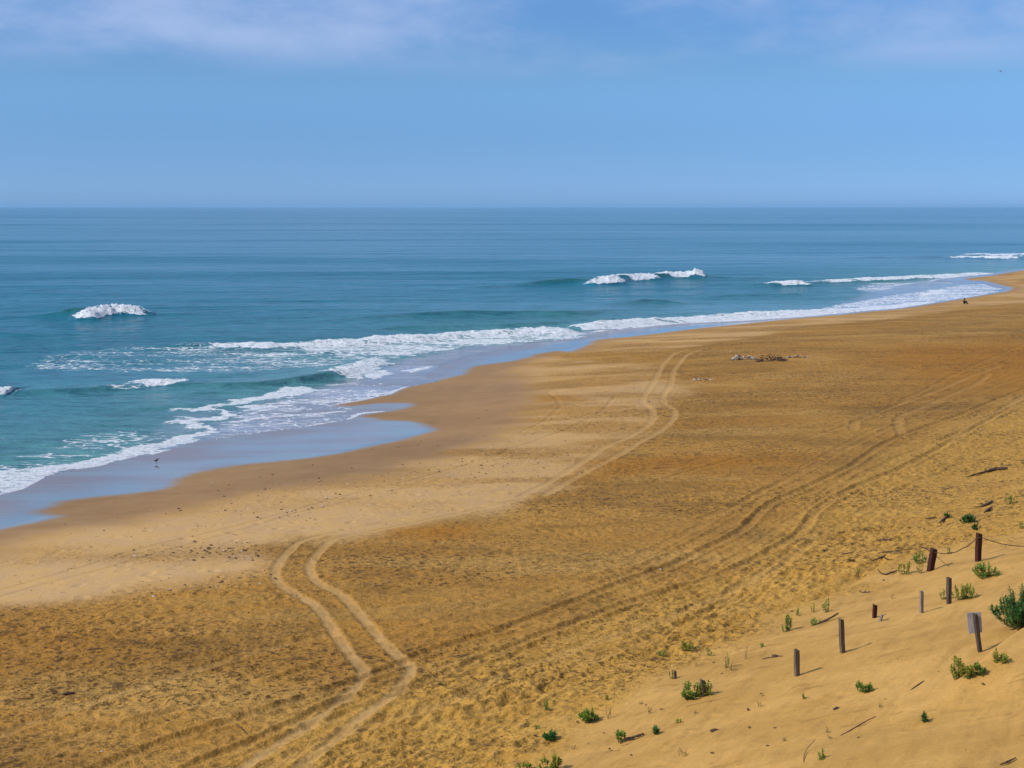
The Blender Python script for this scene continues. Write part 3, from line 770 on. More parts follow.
M_RED = simple_mat('rusty_red_timber', (.060, .016, .010), (.034, .011, .008), 14, .85, (1, 1, .15), .01)
M_GREY = simple_mat('weathered_grey_timber', (.17, .125, .085), (.07, .045, .03), 22, .9, (1, 1, .08), .012)
M_PALEW = simple_mat('silvery_timber', (.27, .23, .19), (.13, .10, .08), 22, .9, (1, 1, .08), .01)
M_DARKW = simple_mat('dark_timber', (.045, .032, .024), (.10, .075, .055), 22, .85, (1, 1, .08), .012)
M_BOARD = simple_mat('pale_grey_board', (.36, .34, .33), (.27, .25, .24), 9, .8, (1, 1, .4), .003)
M_DRIFT = simple_mat('dark_driftwood', (.055, .030, .018), (.12, .07, .04), 25, .9, (1, 1, 1), .01)
M_REDST = simple_mat('reddish_reed', (.14, .05, .03), (.20, .09, .05), 25, .8)
M_ROPE = simple_mat('old_rope', (.10, .06, .035), (.05, .03, .02), 60, .9)
M_LG = simple_mat('leaf_green', (.11, .20, .018), (.19, .29, .03), 30, .55, (1,1,1), .002, .35)
M_LD = simple_mat('leaf_dark', (.024, .090, .018), (.060, .155, .026), 30, .5, (1,1,1), .002, .2)
M_LY = simple_mat('leaf_yellow', (.22, .26, .022), (.34, .31, .03), 30, .6, (1,1,1), .002, .35)
M_LO = simple_mat('leaf_orange', (.40, .20, .03), (.30, .22, .04), 30, .6, (1,1,1), .002, .3)
M_STEM = simple_mat('plant_stem', (.10, .085, .03), (.14, .09, .04), 30, .8)
M_DRY = simple_mat('dry_stalk', (.24, .15, .06), (.14, .08, .035), 30, .9)

def depth_scale(P):   # pixels per metre there
    d = P.y*CP - (P.z-CAM_H)*SP
    return F/d

def top_at(P, px, py):
    """point of the vertical plane through P (facing the sea of sand) seen at px,py"""
    cx = (px-512)/F; cy = (384-py)/F
    t = P.y/(CP+cy*SP)
    return Vector((cx*t, P.y, CAM_H+(-SP+cy*CP)*t))

def make_post(bx, by, tx, ty, wpx, m, label, seed=0, slant=.02, name='timber_post', cat='post', ratio=1.0, turn=.3, group='timber posts on the dune'):
    rd = random.Random(seed)
    P = place(bx, by); T = top_at(P, tx, ty); s = depth_scale(P); w = wpx/s/1.27
    e = root(name, P, label, cat, group)
    ax = (T-P); Ln = ax.length; ax.normalize()
    v = []; f = []; n = 9; bur = .28
    a = ax.cross(Vector((0, 1, 0))).normalized(); a = (a*math.cos(turn)+ax.cross(a)*math.sin(turn)); b = ax.cross(a)
    prof = [(-.5,-.42),(-.42,-.5),(.42,-.5),(.5,-.42),(.5,.42),(.42,.5),(-.42,.5),(-.5,.42)]
    jit = [(rd.uniform(-.03,.03), rd.uniform(-.03,.03)) for _ in prof]
    for i in range(n+1):
        t = i/n; c = ax*(-bur+(Ln+bur)*t)
        for k, (p, q) in enumerate(prof):
            jj = jit[k]; k1 = 1+.05*math.sin(t*9+k)
            off = a*(p+jj[0])*w*k1 + b*(q+jj[1])*w*ratio*k1
            if i == n: off += ax*rd.uniform(-slant*2, slant)*1.0 + ax*(p*slant*2)
            v.append(c+off)
    for i in range(n):
        for k in range(8):
            x0 = i*8+k; x1 = i*8+(k+1) % 8; f.append((x0, x1, x1+8, x0+8))
    v.append(ax*(Ln-.01)); cidx = len(v)-1
    for k in range(8): f.append((n*8+k, n*8+(k+1) % 8, cidx))
    f.append(tuple(range(8))[::-1])
    new_obj('shaft', mesh_from(v, f), m, e)
    return e, P, T, a, b, ax, w, s

make_post(978, 561, 979, 533.5, 6.2, M_RED, 'upright dark red timber post with the rope tied near its top', 1)
make_post(930.5, 569.5, 934, 548.5, 7.0, M_RED, 'dark red timber post leaning right beside yellow green seedlings', 2)
make_post(949, 604, 949, 577.5, 5.2, M_DARKW, 'nearly black weathered post standing in a yellow green plant', 3)
make_post(921.5, 614, 921.5, 591, 3.8, M_PALEW, 'thin silvery grey post left of the blackened post', 4)
make_post(874.5, 618, 875, 604.5, 4.6, M_RED, 'short dark red stub of a post with a tilted offcut beside it', 5)
make_post(842.5, 653, 841, 619, 5.6, M_GREY, 'tall brown weathered post touched by a fallen branch', 6)
make_post(797, 675, 796.5, 649.5, 5.8, M_GREY, 'lone grey brown post left of the tall weathered post', 7)
pe = make_post(980, 652, 975, 613.5, 4.6, M_DARKW, 'leaning dark post with a pale grey board fixed behind it', 8)
make_post(703.5, 697, 702.5, 679.5, 5.2, M_GREY, 'weathered post half hidden inside a leafy green plant', 9)
make_post(675.5, 679, 675, 670.5, 2.8, M_DARKW, 'tiny dark post stub left of the plant that hides a post', 10)
# board behind the leaning post
e, P, T, a, b, ax, w_, s_ = pe
v = []; f = []
q = [top_at(P, x_, y_)-P for x_, y_ in ((967.5, 613.5), (981.8, 612.8), (983.0, 633), (969.5, 634.5))]
yo = w_*.62
for k in q: v.append(Vector((k.x, yo, k.z)))
for k in q: v.append(Vector((k.x, yo+.022, k.z)))
f = [(0,1,2,3), (7,6,5,4), (0,4,5,1), (1,5,6,2), (2,6,7,3), (3,7,4,0)]
bo = new_obj('board', mesh_from(v, f), M_BOARD, e)
# offcut leaning by the red stub
P = place(880, 622); s = depth_scale(P)
e = root('wood_offcut', P, 'small pale offcut of timber tilted against the sand beside the red stub', 'offcut')
v = []; f = []; tube(v, f, [(-.03, 0, -.08), (.02, .01, .08), (.07, .02, .25)], [.055, .06, .055], 4, .08)
new_obj('block', mesh_from(v, f), [M_PALEW], e)

# rope line
def rope():
    A = top_at(place(930.5, 569.5), 933, 551.5); B = top_at(place(978, 561), 978.5, 536.5)
    pts = []
    for p in ((872, 553), (884, 553.2), (898, 551.6), (912, 549.8), (924, 548.5)):
        k = place(*p); pts.append(k+Vector((0, 0, .05)))
    pts[0].z -= .12
    pts.append(A+Vector((-.1, -.09, 0)))
    for t in np.linspace(.0, 1, 9):
        k = A.lerp(B, t); k.z -= .30*math.sin(math.pi*t)*(1-.2*t); k.y -= .11; k.z += .015*math.sin(t*23)
        pts.append(k)
    C = place(1040, 552)+Vector((0, 0, .25)); D = place(1110, 560)+Vector((0, 0, .12))
    for t in np.linspace(.12, 1, 8):
        k = B.lerp(C, t); k.z -= .16*math.sin(math.pi*t); k.z = max(k.z, gz(k.x, k.y)+.03); pts.append(k)
    pts.append(D); 
    v = []; f = []; o = pts[0].copy(); tube(v, f, [p-o for p in smooth3(pts, 4)], .017, 6, .25)
    ob = new_obj('rope', mesh_from(v, f), M_ROPE, None, True); ob.location = o
    tag(ob, 'thin dark rope sagging between the leaning and the upright dark red posts', 'rope')
def smooth3(P, n):
    P = [Vector(p) for p in P]; out = []
    for i in range(len(P)-1):
        p0, p1, p2, p3 = P[max(i-1,0)], P[i], P[i+1], P[min(i+2,len(P)-1)]
        for k in range(n):
            t = k/n; out.append(.5*((2*p1)+(-p0+p2)*t+(2*p0-5*p1+4*p2-p3)*t*t+(-p0+3*p1-3*p2+p3)*t**3))
    out.append(P[-1]); return out
rope()

# ---- driftwood
def stick(pxs, rads, label, m=None, name='driftwood_branch', cat='driftwood', lift=.02, twigs=(), rnd=.25, group=None, flat=.8):
    pts = [place(*p) for p in pxs]
    l = lift if isinstance(lift, (list, tuple)) else [lift]*len(pts)
    pts = [p+Vector((0, 0, k)) for p, k in zip(pts, l)]
    o = pts[0].copy(); o.z -= .02
    sp = smooth3([p-o for p in pts], 4)
    rr_ = list(np.interp(np.linspace(0, 1, len(sp)), np.linspace(0, 1, len(rads)), rads))
    v = []; f = []; tube(v, f, sp, rr_, 7, rnd, flat)
    for tp, tr_ in twigs:
        q = [place(*p)+Vector((0, 0, lift if not isinstance(lift, (list, tuple)) else lift[0]))-o for p in tp]
        tube(v, f, smooth3(q, 3), list(np.linspace(tr_, tr_*.3, len(smooth3(q, 3)))), 5, rnd)
    ob = new_obj(name, mesh_from(v, f), m or M_DRIFT, None, True); ob.location = o
    return tag(ob, label, cat, group)
stick([(810,629.5),(818,625),(828,622),(838,619.5)], [.03,.05,.045,.035], 'bent dark branch reaching up to the tall weathered post', lift=[.02,.05,.10,.22])
stick([(966,478),(976,475),(986,472.5),(994,470.5),(1002,469.5),(1008,469)], [.02,.045,.06,.13,.14,.03], 'long dark driftwood pole thickest at its right end, above the other debris', lift=.06, flat=.9)
stick([(974,508),(982,507),(988,504.5),(992,502)], [.02,.05,.09,.06], 'forked dark driftwood twig with a knobbly right end, beneath the long pole', lift=.05)
stick([(984,513.5),(988,510.5),(992,508)], [.03,.07,.03], 'short dark twig just under the forked driftwood twig', lift=.05)
stick([(940,523.5),(943,520.5),(948,517.5)], [.03,.06,.05], 'short dark stick tilted up to the right between two green tufts', lift=.05)
stick([(925,519.5),(931,518.8),(936,517.8)], [.02,.05,.04], 'short flat dark stick left of the small green tufts', lift=.04)
stick([(872,562),(880,559),(886,556.5),(891,554)], [.02,.05,.06,.04], 'rough dark branch lying left of the yellow seedlings', lift=.05, twigs=[([(884,558),(888,560.5),(893,561)], .04)])
stick([(877.5,570),(881,574),(886,575),(891,573.5),(897,571.5)], [.015,.03,.04,.05,.03], 'curved dark twig hooked upward at its left end', lift=.04)
stick([(878,541.5),(884,541),(891,541)], [.03,.09,.04], 'stubby dark piece of wood alone above the rough branch', lift=.05)
stick([(816,551.5),(826,550.8),(834,551.2)], [.015,.035,.02], 'thin flat stick, left one of two lying end to end', lift=.03)
stick([(843,554.5),(848,554),(853,552.8)], [.02,.045,.02], 'short flat stick, right one of two lying end to end', lift=.03)
stick([(859,591.5),(864,593.5),(870,592.5)], [.015,.03,.02], 'small forked twig on bare sand above the red stub', lift=.03, twigs=[([(864,593.5),(866,590.5)], .02)])
stick([(840,736.5),(852,730),(864,723),(875.5,717)], [.012,.018,.018,.012], 'long thin straight reddish reed lying on the dune', M_REDST, 'reed', 'reed', lift=.02, rnd=.05)
stick([(624,740.5),(630,739),(637,737.2),(643.5,735)], [.04,.045,.04,.035], 'short dark log lying right of a small green plant', lift=.035, name='small_log', twigs=[([(620,744.5),(625,743),(630,740.5)], .02)])
stick([(762,659.5),(769,658),(776,657.5),(783,656.5)], [.012,.022,.022,.012], 'thin flat twig with a dark knot in its middle', lift=.02, twigs=[([(774,657.8),(776.5,656.8),(779,657)], .10)])
stick([(815,747),(808,752),(804,758),(804,764),(807,766)], [.008,.010,.012,.012,.01], 'thin bare stem curled like a hook beside a tiny seedling', M_DRY, 'dead_stem', 'dead stem', lift=[.18,.12,.06,.02,0.])
stick([(1000,765),(1008,762),(1016,758)], [.012,.03,.012], 'dark pointed stick half buried in the bottom right corner', lift=.01)
stick([(911,690),(918,685),(924,681)], [.01,.02,.01], 'thin root running down left of the yellowing plant', lift=.01)
stick([(62,696),(68,694.5),(75,693.8)], [.03,.07,.03], 'dark chunk of driftwood alone on the brown sand at left', lift=.04)
stick([(84,650.5),(96,649.5),(108,648.5)], [.012,.025,.015], 'thin dark pole lying on the brown sand at left', lift=.03)
stick([(235,724),(241,729),(246,734)], [.01,.018,.01], 'thin bare twig beside the crossing wheel ruts', lift=.03)

def blob_mesh(sx, sy, sz, seed=0, sub=2, amp=.25):
    bm = bmesh.new(); bmesh.ops.create_icosphere(bm, subdivisions=sub, radius=1)
    rd = random.Random(seed); ph = [rd.uniform(0, 6) for _ in range(6)]
    for q in bm.verts:
        c = q.co; k = 1+amp*(math.sin(c.x*3+ph[0])*math.sin(c.y*3.3+ph[1])+.6*math.sin(c.z*5+ph[2]+c.x*4))
        q.co = Vector((c.x*sx*k, c.y*sy*k, c.z*sz*k))
    me = bpy.data.meshes.new('blob'); bm.to_mesh(me); bm.free(); return me
for i, (px, py, wd) in enumerate([(836.5,709.5,9),(775,728.5,5),(768,746,4.5),(859,738,4.5),(748,709.5,4.5),(712.5,753,4.5),(577.5,722,3.5),(609.5,749,4),(631,755,3),(666,624.5,4),(605,625,4),(671,709,3),(714,731,9),(953,669,5),(983,684,4)]):
    P = place(px, py); s = depth_scale(P); r = wd/2/s
    o = new_obj('driftwood_scrap', blob_mesh(r, r*.6, r*.42, i, 2, .3), M_DRIFT, None); o.location = P+Vector((0, 0, r*.12)); o.rotation_euler = (0, 0, .5+i)
    tag(o, 'small dark scrap of wood lying loose on the sand', 'scrap', 'small wood scraps strewn on the sand')

# ---- plants
def leaf(v, f, fm, base, d, L, wdt, mi, droop=.3):
    d = d.normalized(); side = d.cross(Vector((0, 0, 1)))
    if side.length < .1: side = Vector((1, 0, 0))
    side.normalize(); up = side.cross(d)
    i = len(v)
    m1 = base+d*L*.45+up*L*.06; tip = base+d*L-Vector((0, 0, 1))*L*droop
    v += [base, m1+side*wdt*.5+up*wdt*.15, tip, m1-side*wdt*.5+up*wdt*.15, m1]
    f += [(i, i+1, i+4), (i+1, i+2, i+4), (i+4, i+2, i+3), (i, i+4, i+3)]; fm += [mi]*4

def plant(px, py, wpx, hpx, label, style='green', dens=1.0, name='beach_plant', cat='plant', group=None, seed=None, lean=0.0):
    rd = random.Random(seed if seed is not None else int(px*31+py)); P = place(px, py); s = depth_scale(P)
    wd = wpx/s; h = hpx/s
    e = root(name, P, label, cat, group)
    lv, lf, fm = [], [], []; sv, sf = [], []
    mats = {'green': [M_LG, M_LY, M_LD], 'dark': [M_LD, M_LG, M_LD], 'yellow': [M_LY, M_LG, M_LO], 'orange': [M_LY, M_LO, M_LG], 'dry': [M_DRY, M_LY, M_DRY]}[style]
    area = wd*h
    if style == 'dry':
        ns = max(3, int(6*dens)); 
        for k in range(ns):
            b = Vector((rd.uniform(-.3, .3)*wd, rd.uniform(-.1, .1), -.04)); t = Vector((rd.uniform(-.5, .5)*wd, rd.uniform(-.15, .15), h*rd.uniform(.6, 1)))
            mid = b.lerp(t, .5)+Vector((rd.uniform(-.04,.04), 0, .03)); tube(sv, sf, [b, mid, t], [.007, .006, .003], 4)
            for q in range(3):
                z_ = b.lerp(t, rd.uniform(.3, 1)); leaf(lv, lf, fm, z_, Vector((rd.uniform(-1,1), rd.uniform(-1,1), rd.uniform(-.2,.6))), .07, .02, rd.choice([0,0,1]))
    else:
        single = wpx < 9 or style == 'stemmed'
        ns = int(max(3, min(80, (3+area*(26 if style != 'dark' else 80))*dens)))
        L = .125 if wpx > 12 else .10
        if style == 'dark': L = .14
        for k in range(ns):
            an = rd.uniform(0, 2*math.pi); rr_ = rd.uniform(.05, 1)**.6
            tip = Vector((math.cos(an)*rr_*wd*.5+lean*wd*.3, math.sin(an)*rr_*min(wd, h*2.2)*.45, h*(.95-.55*rr_*rr_)*rd.uniform(.45, 1.0)))
            b = Vector((tip.x*.25, tip.y*.25, -.05))
            mid = b.lerp(tip, .5)+Vector((tip.x*.18, tip.y*.18, -.02)); tube(sv, sf, [b, mid, tip], [.008, .006, .003], 4)
            nl = int((12 if wpx > 12 else 9)*(1.7 if style == 'dark' else 1)*dens**.3)
            for q in range(nl):
                t = .35+.65*q/nl; c = mid.lerp(tip, (t-.35)/.65) if t > .5 else b.lerp(mid, t*1.5)
                a2 = q*2.4+rd.uniform(-.3, .3)
                d = Vector((math.cos(a2), math.sin(a2), rd.uniform(.1, .8)))+(tip-b).normalized()*.45
                mi = 0 if rd.random() < .72 else (1 if rd.random() < .7 else 2)
                leaf(lv, lf, fm, c, d, L*rd.uniform(.7, 1.25), L*(.50 if style != 'dark' else .34), mi, rd.uniform(.0, .35))
            leaf(lv, lf, fm, tip, Vector((rd.uniform(-.4,.4), rd.uniform(-.4,.4), 1)), L, L*.4, 0, 0)
    me = mesh_from(lv, lf); fo = new_obj('foliage', me, mats, e)
    me.polygons.foreach_set('material_index', fm)
    new_obj('stem', mesh_from(sv, sf), M_DRY if style == 'dry' else M_STEM, e)
    return e

plant(1023, 627, 66, 44, 'large dark green spiky bush cut by the right edge of the photo', 'dark', 4.5, 'dune_bush', 'bush', seed=3)
plant(985, 577, 30, 16, 'low dense dark green plant below the upright red post with the rope', 'green', 1.7)
plant(964, 600, 28, 21, 'yellow green bushy plant just right of the nearly black post', 'yellow', 1.3)
plant(944, 600, 10, 17, 'narrow yellow green tuft touching the left of the nearly black post', 'yellow', 1.0)
plant(919, 563, 15, 12, 'dark green seedling left of the leaning red post', 'green', 1.2)
plant(905, 574, 15, 15, 'yellowish seedling low and left of the leaning red post', 'yellow', .9)
plant(921, 572, 12, 11, 'straw yellow seedling at the foot of the leaning red post', 'orange', .7)
plant(948, 554, 9, 7, 'tiny green seedling under the rope between the two red posts', 'green', .9)
plant(786, 632, 15, 19, 'leggy green seedling with a bare stem, leftmost of the group by the branch', 'green', .9)
plant(797, 615, 6, 9, 'tiny green seedling above and right of the leggy one', 'green', .8)
plant(813, 612, 7, 12, 'thin pale green seedling between a tiny one and a taller one', 'yellow', .6)
plant(828, 612, 12, 18, 'upright green seedling above the fallen branch', 'green', .8)
plant(815, 626, 11, 11, 'compact green seedling at the left end of the fallen branch', 'green', 1.4)
plant(762, 649, 4, 7, 'minute green shoot above the twig with a knot', 'green', .6)
plant(687, 651, 17, 12, 'yellow green seedling at the step where dune meets trodden sand', 'yellow', 1.0)
plant(663, 657, 11, 8, 'small flat green seedling left of the yellow green one at the step', 'green', 1.0)
plant(709, 656, 5, 12, 'single narrow green shoot standing right of the step seedlings', 'green', .6)
plant(725, 669, 11, 19, 'sparse green shoot with dry brown stalks at its foot', 'yellow', .5)
plant(729, 671, 10, 12, 'dry brown stalks leaning beside a sparse green shoot', 'dry', 1.0, 'dry_plant')
plant(745, 660, 6, 16, 'wispy straw coloured grass stalks standing alone', 'dry', .6, 'dry_grass', 'grass')
plant(693, 698, 30, 20, 'leafy green plant wrapped around a weathered post', 'green', 1.8)
plant(706, 697, 16, 17, 'leafy green clump on the right side of the half hidden post', 'yellow', 1.2)
plant(672, 679, 7, 14, 'narrow green tuft at the tiny dark post stub', 'green', .8)
plant(696, 667, 6, 12, 'dry bare shoot above the plant that hides a post', 'dry', .6, 'dry_plant')
plant(589, 722, 20, 14, 'rounded bright green plant at the head of a thin shadow line', 'green', 2.2)
plant(609, 718, 8, 12, 'small dry brown twiggy plant right of the rounded green plant', 'dry', .9, 'dry_plant')
plant(551, 740, 14, 9, 'dark green star shaped rosette left of centre near the bottom', 'dark', 1.3)
plant(547, 710, 8, 12, 'tiny tree shaped green seedling on a bare stem', 'green', 1.1)
plant(539, 730, 9, 5, 'faint flat green sprout above the star shaped rosette', 'green', .6)
plant(619, 741, 13, 12, 'green seedling at the left end of the short dark log', 'green', 1.2)
plant(655, 734, 7, 8, 'small dusty green seedling right of the short dark log', 'dark', .8)
plant(551, 772, 24, 20, 'bushy yellow green plant cut by the bottom edge', 'yellow', 1.8)
plant(524, 771, 20, 9, 'low brownish green plant at the bottom edge, left of the bushy one', 'yellow', .8)
plant(864, 692, 17, 15, 'isolated green plant on smooth dune sand below the grey posts', 'green', 1.3)
plant(822, 760, 9, 11, 'little green seedling beside the curled bare stem', 'green', 1.0)
plant(924, 722, 8, 9, 'tiny dark seedling alone below the yellowing plant', 'dark', .7)
plant(958, 680, 18, 29, 'tallest yellow green plant with orange leaves on the near dune', 'orange', 1.6)
plant(966, 679, 16, 20, 'yellow green middle clump beside the plant with orange leaves', 'yellow', 1.1)
plant(979, 676, 16, 15, 'low green clump right of the plant with orange leaves', 'green', 1.0)
plant(998, 664, 20, 17, 'green and yellow plant below the leaning post with the board', 'yellow', 1.1)
plant(968, 523, 16, 9, 'flat dark green creeping plant among the debris', 'dark', 1.0)
plant(976, 530, 8, 8, 'small dark green sprig trailing down towards the upright red post', 'dark', .8)
plant(947, 518, 8, 5, 'small dark green tuft left of the creeping plant', 'dark', .9)
plant(1010, 504, 14, 11, 'thin green sprig above the debris near the right edge', 'green', .6)
plant(1023, 528, 8, 9, 'green tuft cut by the right edge above the rope', 'green', .8)
plant(936, 446, 5, 4, 'speck of green on the trodden slope between the upper ruts', 'green', .6)
plant(683, 755, 12, 8, 'sparse brownish sprout on the low dune near the bottom', 'dry', .9, 'dry_plant')
plant(650, 714, 9, 10, 'withered brown tuft between the two lower green seedlings', 'dry', .8, 'dry_plant')

for q_ in [(695,714,5,5),(678,723,6,5),(661,711,5,6),(830,739,4,6),(784,742,4,7),(827,733,4,7),(804,700,4,6),(880,708,5,7),(574,748,6,5),(730,640,5,6),(755,622,5,6),(858,573,7,5),(893,598,5,5),(1003,548,6,5),(985,520,6,6),(925,530,8,4),(900,540,6,4),(760,706,4,4),(606,700,5,5),(640,705,5,5)]:
    plant(*q_, 'tiny straw coloured sprout on bare sand', 'dry' if (q_[0] % 3) else 'yellow', .6, 'sprout', 'sprout', 'tiny sprouts scattered over the dune')

# ---- debris heaps far along the beach (pieces nobody could count)
def heap(name, x0, x1, yb, hpx, n, mats, label, kind_sticks, seed, size=.16):
    rd = random.Random(seed); C = place((x0+x1)/2, yb); s = depth_scale(C); half = (x1-x0)/2/s; H = hpx/s
    v, f, fm = [], [], []
    for k in range(n):
        u = rd.uniform(-1, 1); px_ = u*half; py_ = rd.uniform(-1, 1)*half*.35; hz = H*max(.12, (1-u*u)*(1-abs(py_)/(half*.5)))*rd.random()
        z0 = gz(C.x+px_, C.y+py_)-C.z
        mi = rd.randrange(len(mats))
        if rd.random() < kind_sticks:
            an = rd.uniform(0, 3.14); L = rd.uniform(.3, .9); d = Vector((math.cos(an), math.sin(an), rd.uniform(-.2, .35)))*L/2
            c = Vector((px_, py_, z0+hz+.04)); n0 = len(f); tube(v, f, [c-d, c+Vector((0,0,.03)), c+d], [.03, .035, .015], 5, .2); fm += [mi]*(len(f)-n0)
        else:
            bm = bmesh.new(); bmesh.ops.create_icosphere(bm, subdivisions=1, radius=1); b0 = len(v); r = size*rd.uniform(.5, 1.3)
            M_ = Matrix.Rotation(rd.uniform(0, 6), 3, 'Z') @ Matrix.Diagonal((r, r*.7, r*.55))
            for q in bm.verts: v.append(M_ @ (q.co*rd.uniform(.75, 1.15))+Vector((px_, py_, z0+hz+r*.2)))
            for q in bm.faces: f.append(tuple(b0+w2.index for w2 in q.verts)); fm.append(mi)
            bm.free()
    me = mesh_from(v, f); o = new_obj(name, me, mats); me.polygons.foreach_set('material_index', fm); o.location = C
    return tag(o, label, None, None, 'stuff')
M_SHELL = simple_mat('bleached_shell', (.62, .56, .50), (.42, .36, .30), 12, .8)
M_STONE = simple_mat('dark_stone', (.13, .085, .06), (.20, .14, .10), 12, .8)
heap('debris_heap', 732, 754, 359.5, 6, 60, [M_SHELL, M_SHELL, M_STONE], 'heap of bleached broken debris on the open beach', .15, 1, .17)
heap('brush_heap', 756, 786, 361, 8, 110, [M_DRIFT, M_DRIFT, M_STONE, M_DRY], 'dark heap of washed up brush beside the bleached debris', .7, 2, .14)
heap('shell_scatter', 784, 808, 357.5, 2, 46, [M_SHELL, M_STONE], 'thin scatter of pale and dark bits right of the brush heap', .05, 3, .11)
heap('shell_litter', 690, 714, 380, 1.5, 34, [M_SHELL, M_SHELL, M_STONE], 'faint patch of pale shell bits beside the curving wheel tracks', .0, 4, .10)

# ---- specks of wrack and shell lying about
def specks():
    rd = random.Random(11); v, f, fm = [], [], []
    def one(px, py, r, mi):
        P = place_fast(px, py)
        if P is None: return
        b = len(v); k = rd.uniform(.5, 1); an = rd.uniform(0, 3.14); ca, sa = math.cos(an), math.sin(an)
        for dx, dy, dz in ((1,0,0),(0,k,0),(-1,0,0),(0,-k,0),(.1,.1,.55),(0,0,-.5)):
            v.append(Vector((P[0]+(dx*ca-dy*sa)*r, P[1]+(dx*sa+dy*ca)*r, P[2]+dz*r*.6+.01)))
        for q in ((0,1,4),(1,2,4),(2,3,4),(3,0,4),(1,0,5),(2,1,5),(3,2,5),(0,3,5)): f.append(tuple(b+z for z in q)); fm.append(mi)
    N = 3600
    # candidates in the real place, thrown over the visible beach
    pts = []
    while len(pts) < N:
        r = 30+rd.random()**.75*190; a = rd.uniform(-R(21), R(21)); pts.append((r*math.sin(a), r*math.cos(a)))
    X = np.array([p[0] for p in pts]); Y = np.array([p[1] for p in pts]); z, dC, dF, dt = coarse(X, Y)
    for x_, y_, z_, c_, t_ in zip(X, Y, z, dC, dt):
        if c_ < 3 or (c_ < 8 and rd.random() < .7): continue
        if t_ > 3 and rd.random() < .6: continue
        r = rd.choice([.03, .04, .05, .065, .085])*(1 if t_ < 3 else .7)
        one.__globals__['_pf'] = (x_, y_, z_); one(0, 0, r, 0 if rd.random() < .93 else 1)
    # the wrack line along the edge of the brown sand and the tide mark
    for (x0, y0, x1, y1, n, sp) in ((130,602,275,572,70,3.5),(130,556,262,556,50,5),(200,490,430,470,30,5),(400,470,560,458,50,6),(60,520,330,500,24,7),(560,365,690,405,50,8),(275,520,345,500,18,4),(190,545,260,552,40,4),(580,350,760,345,40,5),(370,445,530,455,30,9)):
        for k in range(n):
            t = rd.random(); P = place(x0+(x1-x0)*t, y0+(y1-y0)*t+rd.gauss(0, sp)); one.__globals__['_pf'] = tuple(P); one(0, 0, rd.choice([.04, .06, .08, .11]), 0 if rd.random() < .9 else 1)
    me = mesh_from(v, f); o = new_obj('wrack_specks', me, [M_DRIFT, M_SHELL]); me.polygons.foreach_set('material_index', fm)
    tag(o, 'scattered dark specks of weed and shell on the beach sand', None, None, 'stuff')
def place_fast(px, py): return _pf
_pf = None
specks()

# ---- skinned figures
def skin_mesh(nodes, edges, sub=2, rootv=0):
    me = bpy.data.meshes.new('sk'); me.from_pydata([n[0] for n in nodes], edges, []); ob = bpy.data.objects.new('sk', me); COL.objects.link(ob)
    md = ob.modifiers.new('s', 'SKIN'); sv = me.skin_vertices[0].data if me.skin_vertices else None
    if sv is None:
        bm = bmesh.new(); bm.from_mesh(me); bm.verts.layers.skin.verify(); bm.to_mesh(me); bm.free(); sv = me.skin_vertices[0].data
    for i, n in enumerate(nodes):
        r = n[1]; sv[i].radius = (r, r) if not isinstance(r, tuple) else r; sv[i].use_root = (i == rootv)
    m2 = ob.modifiers.new('d', 'SUBSURF'); m2.levels = sub; m2.render_levels = sub
    dg = bpy.context.evaluated_depsgraph_get(); out = bpy.data.meshes.new_from_object(ob.evaluated_get(dg))
    bpy.data.objects.remove(ob); return out
M_CLOTH = simple_mat('black_clothing', (.010, .010, .012), (.018, .016, .016), 30, .9)
M_SKIN = simple_mat('skin', (.42, .24, .16), (.38, .21, .14), 20, .6)
M_HAIR = simple_mat('dark_hair', (.015, .010, .008), (.03, .02, .014), 60, .6)
def person():
    N = [((0,0,.13), .15), ((.02,0,.32), .14), ((.06,0,.50), .15), ((.10,0,.62), .06), ((.13,0,.68), .06), ((.15,0,.76), .092), ((.15,0,.83), .08),
         ((.08,.17,.55), .065), ((.20,.24,.40), .05), ((.38,.15,.37), .036), ((.45,.12,.39), .034),
         ((.08,-.17,.55), .065), ((.20,-.24,.40), .05), ((.38,-.15,.37), .036), ((.45,-.12,.39), .034),
         ((.10,.10,.13), .10), ((.40,.13,.44), .075), ((.56,.13,.10), .05), ((.68,.13,.05), .04),
         ((.10,-.10,.13), .10), ((.40,-.13,.44), .075), ((.56,-.13,.10), .05), ((.68,-.13,.05), .04)]
    E = [(0,1),(1,2),(2,3),(3,4),(4,5),(5,6),(2,7),(7,8),(8,9),(9,10),(2,11),(11,12),(12,13),(13,14),(0,15),(15,16),(16,17),(17,18),(0,19),(19,20),(20,21),(21,22)]
    me = skin_mesh(N, E)
    P = place(963.6, 304.2); e = root('person', P, 'person in black clothing sitting on the sand by the far water edge', 'person')
    o = new_obj('body', me, [M_CLOTH, M_SKIN], e, True)
    for p in me.polygons:
        c = p.center; p.material_index = 1 if (c.z > .70 or (c.x > .40 and .33 < c.z < .42 and abs(c.y) < .10)) else 0
    h = blob_mesh(.105, .10, .115, 3, 3, .04); ho = new_obj('hair', h, M_HAIR, e, True); ho.location = (.125, 0, .815)
    e.rotation_euler = (0, 0, .1); e.scale = (1.12,)*3
person()
M_BIRD = simple_mat('dark_plumage', (.05, .045, .04), (.09, .08, .07), 40, .8)
M_BILL = simple_mat('bird_bill_and_legs', (.03, .025, .02), (.05, .04, .03), 40, .6)
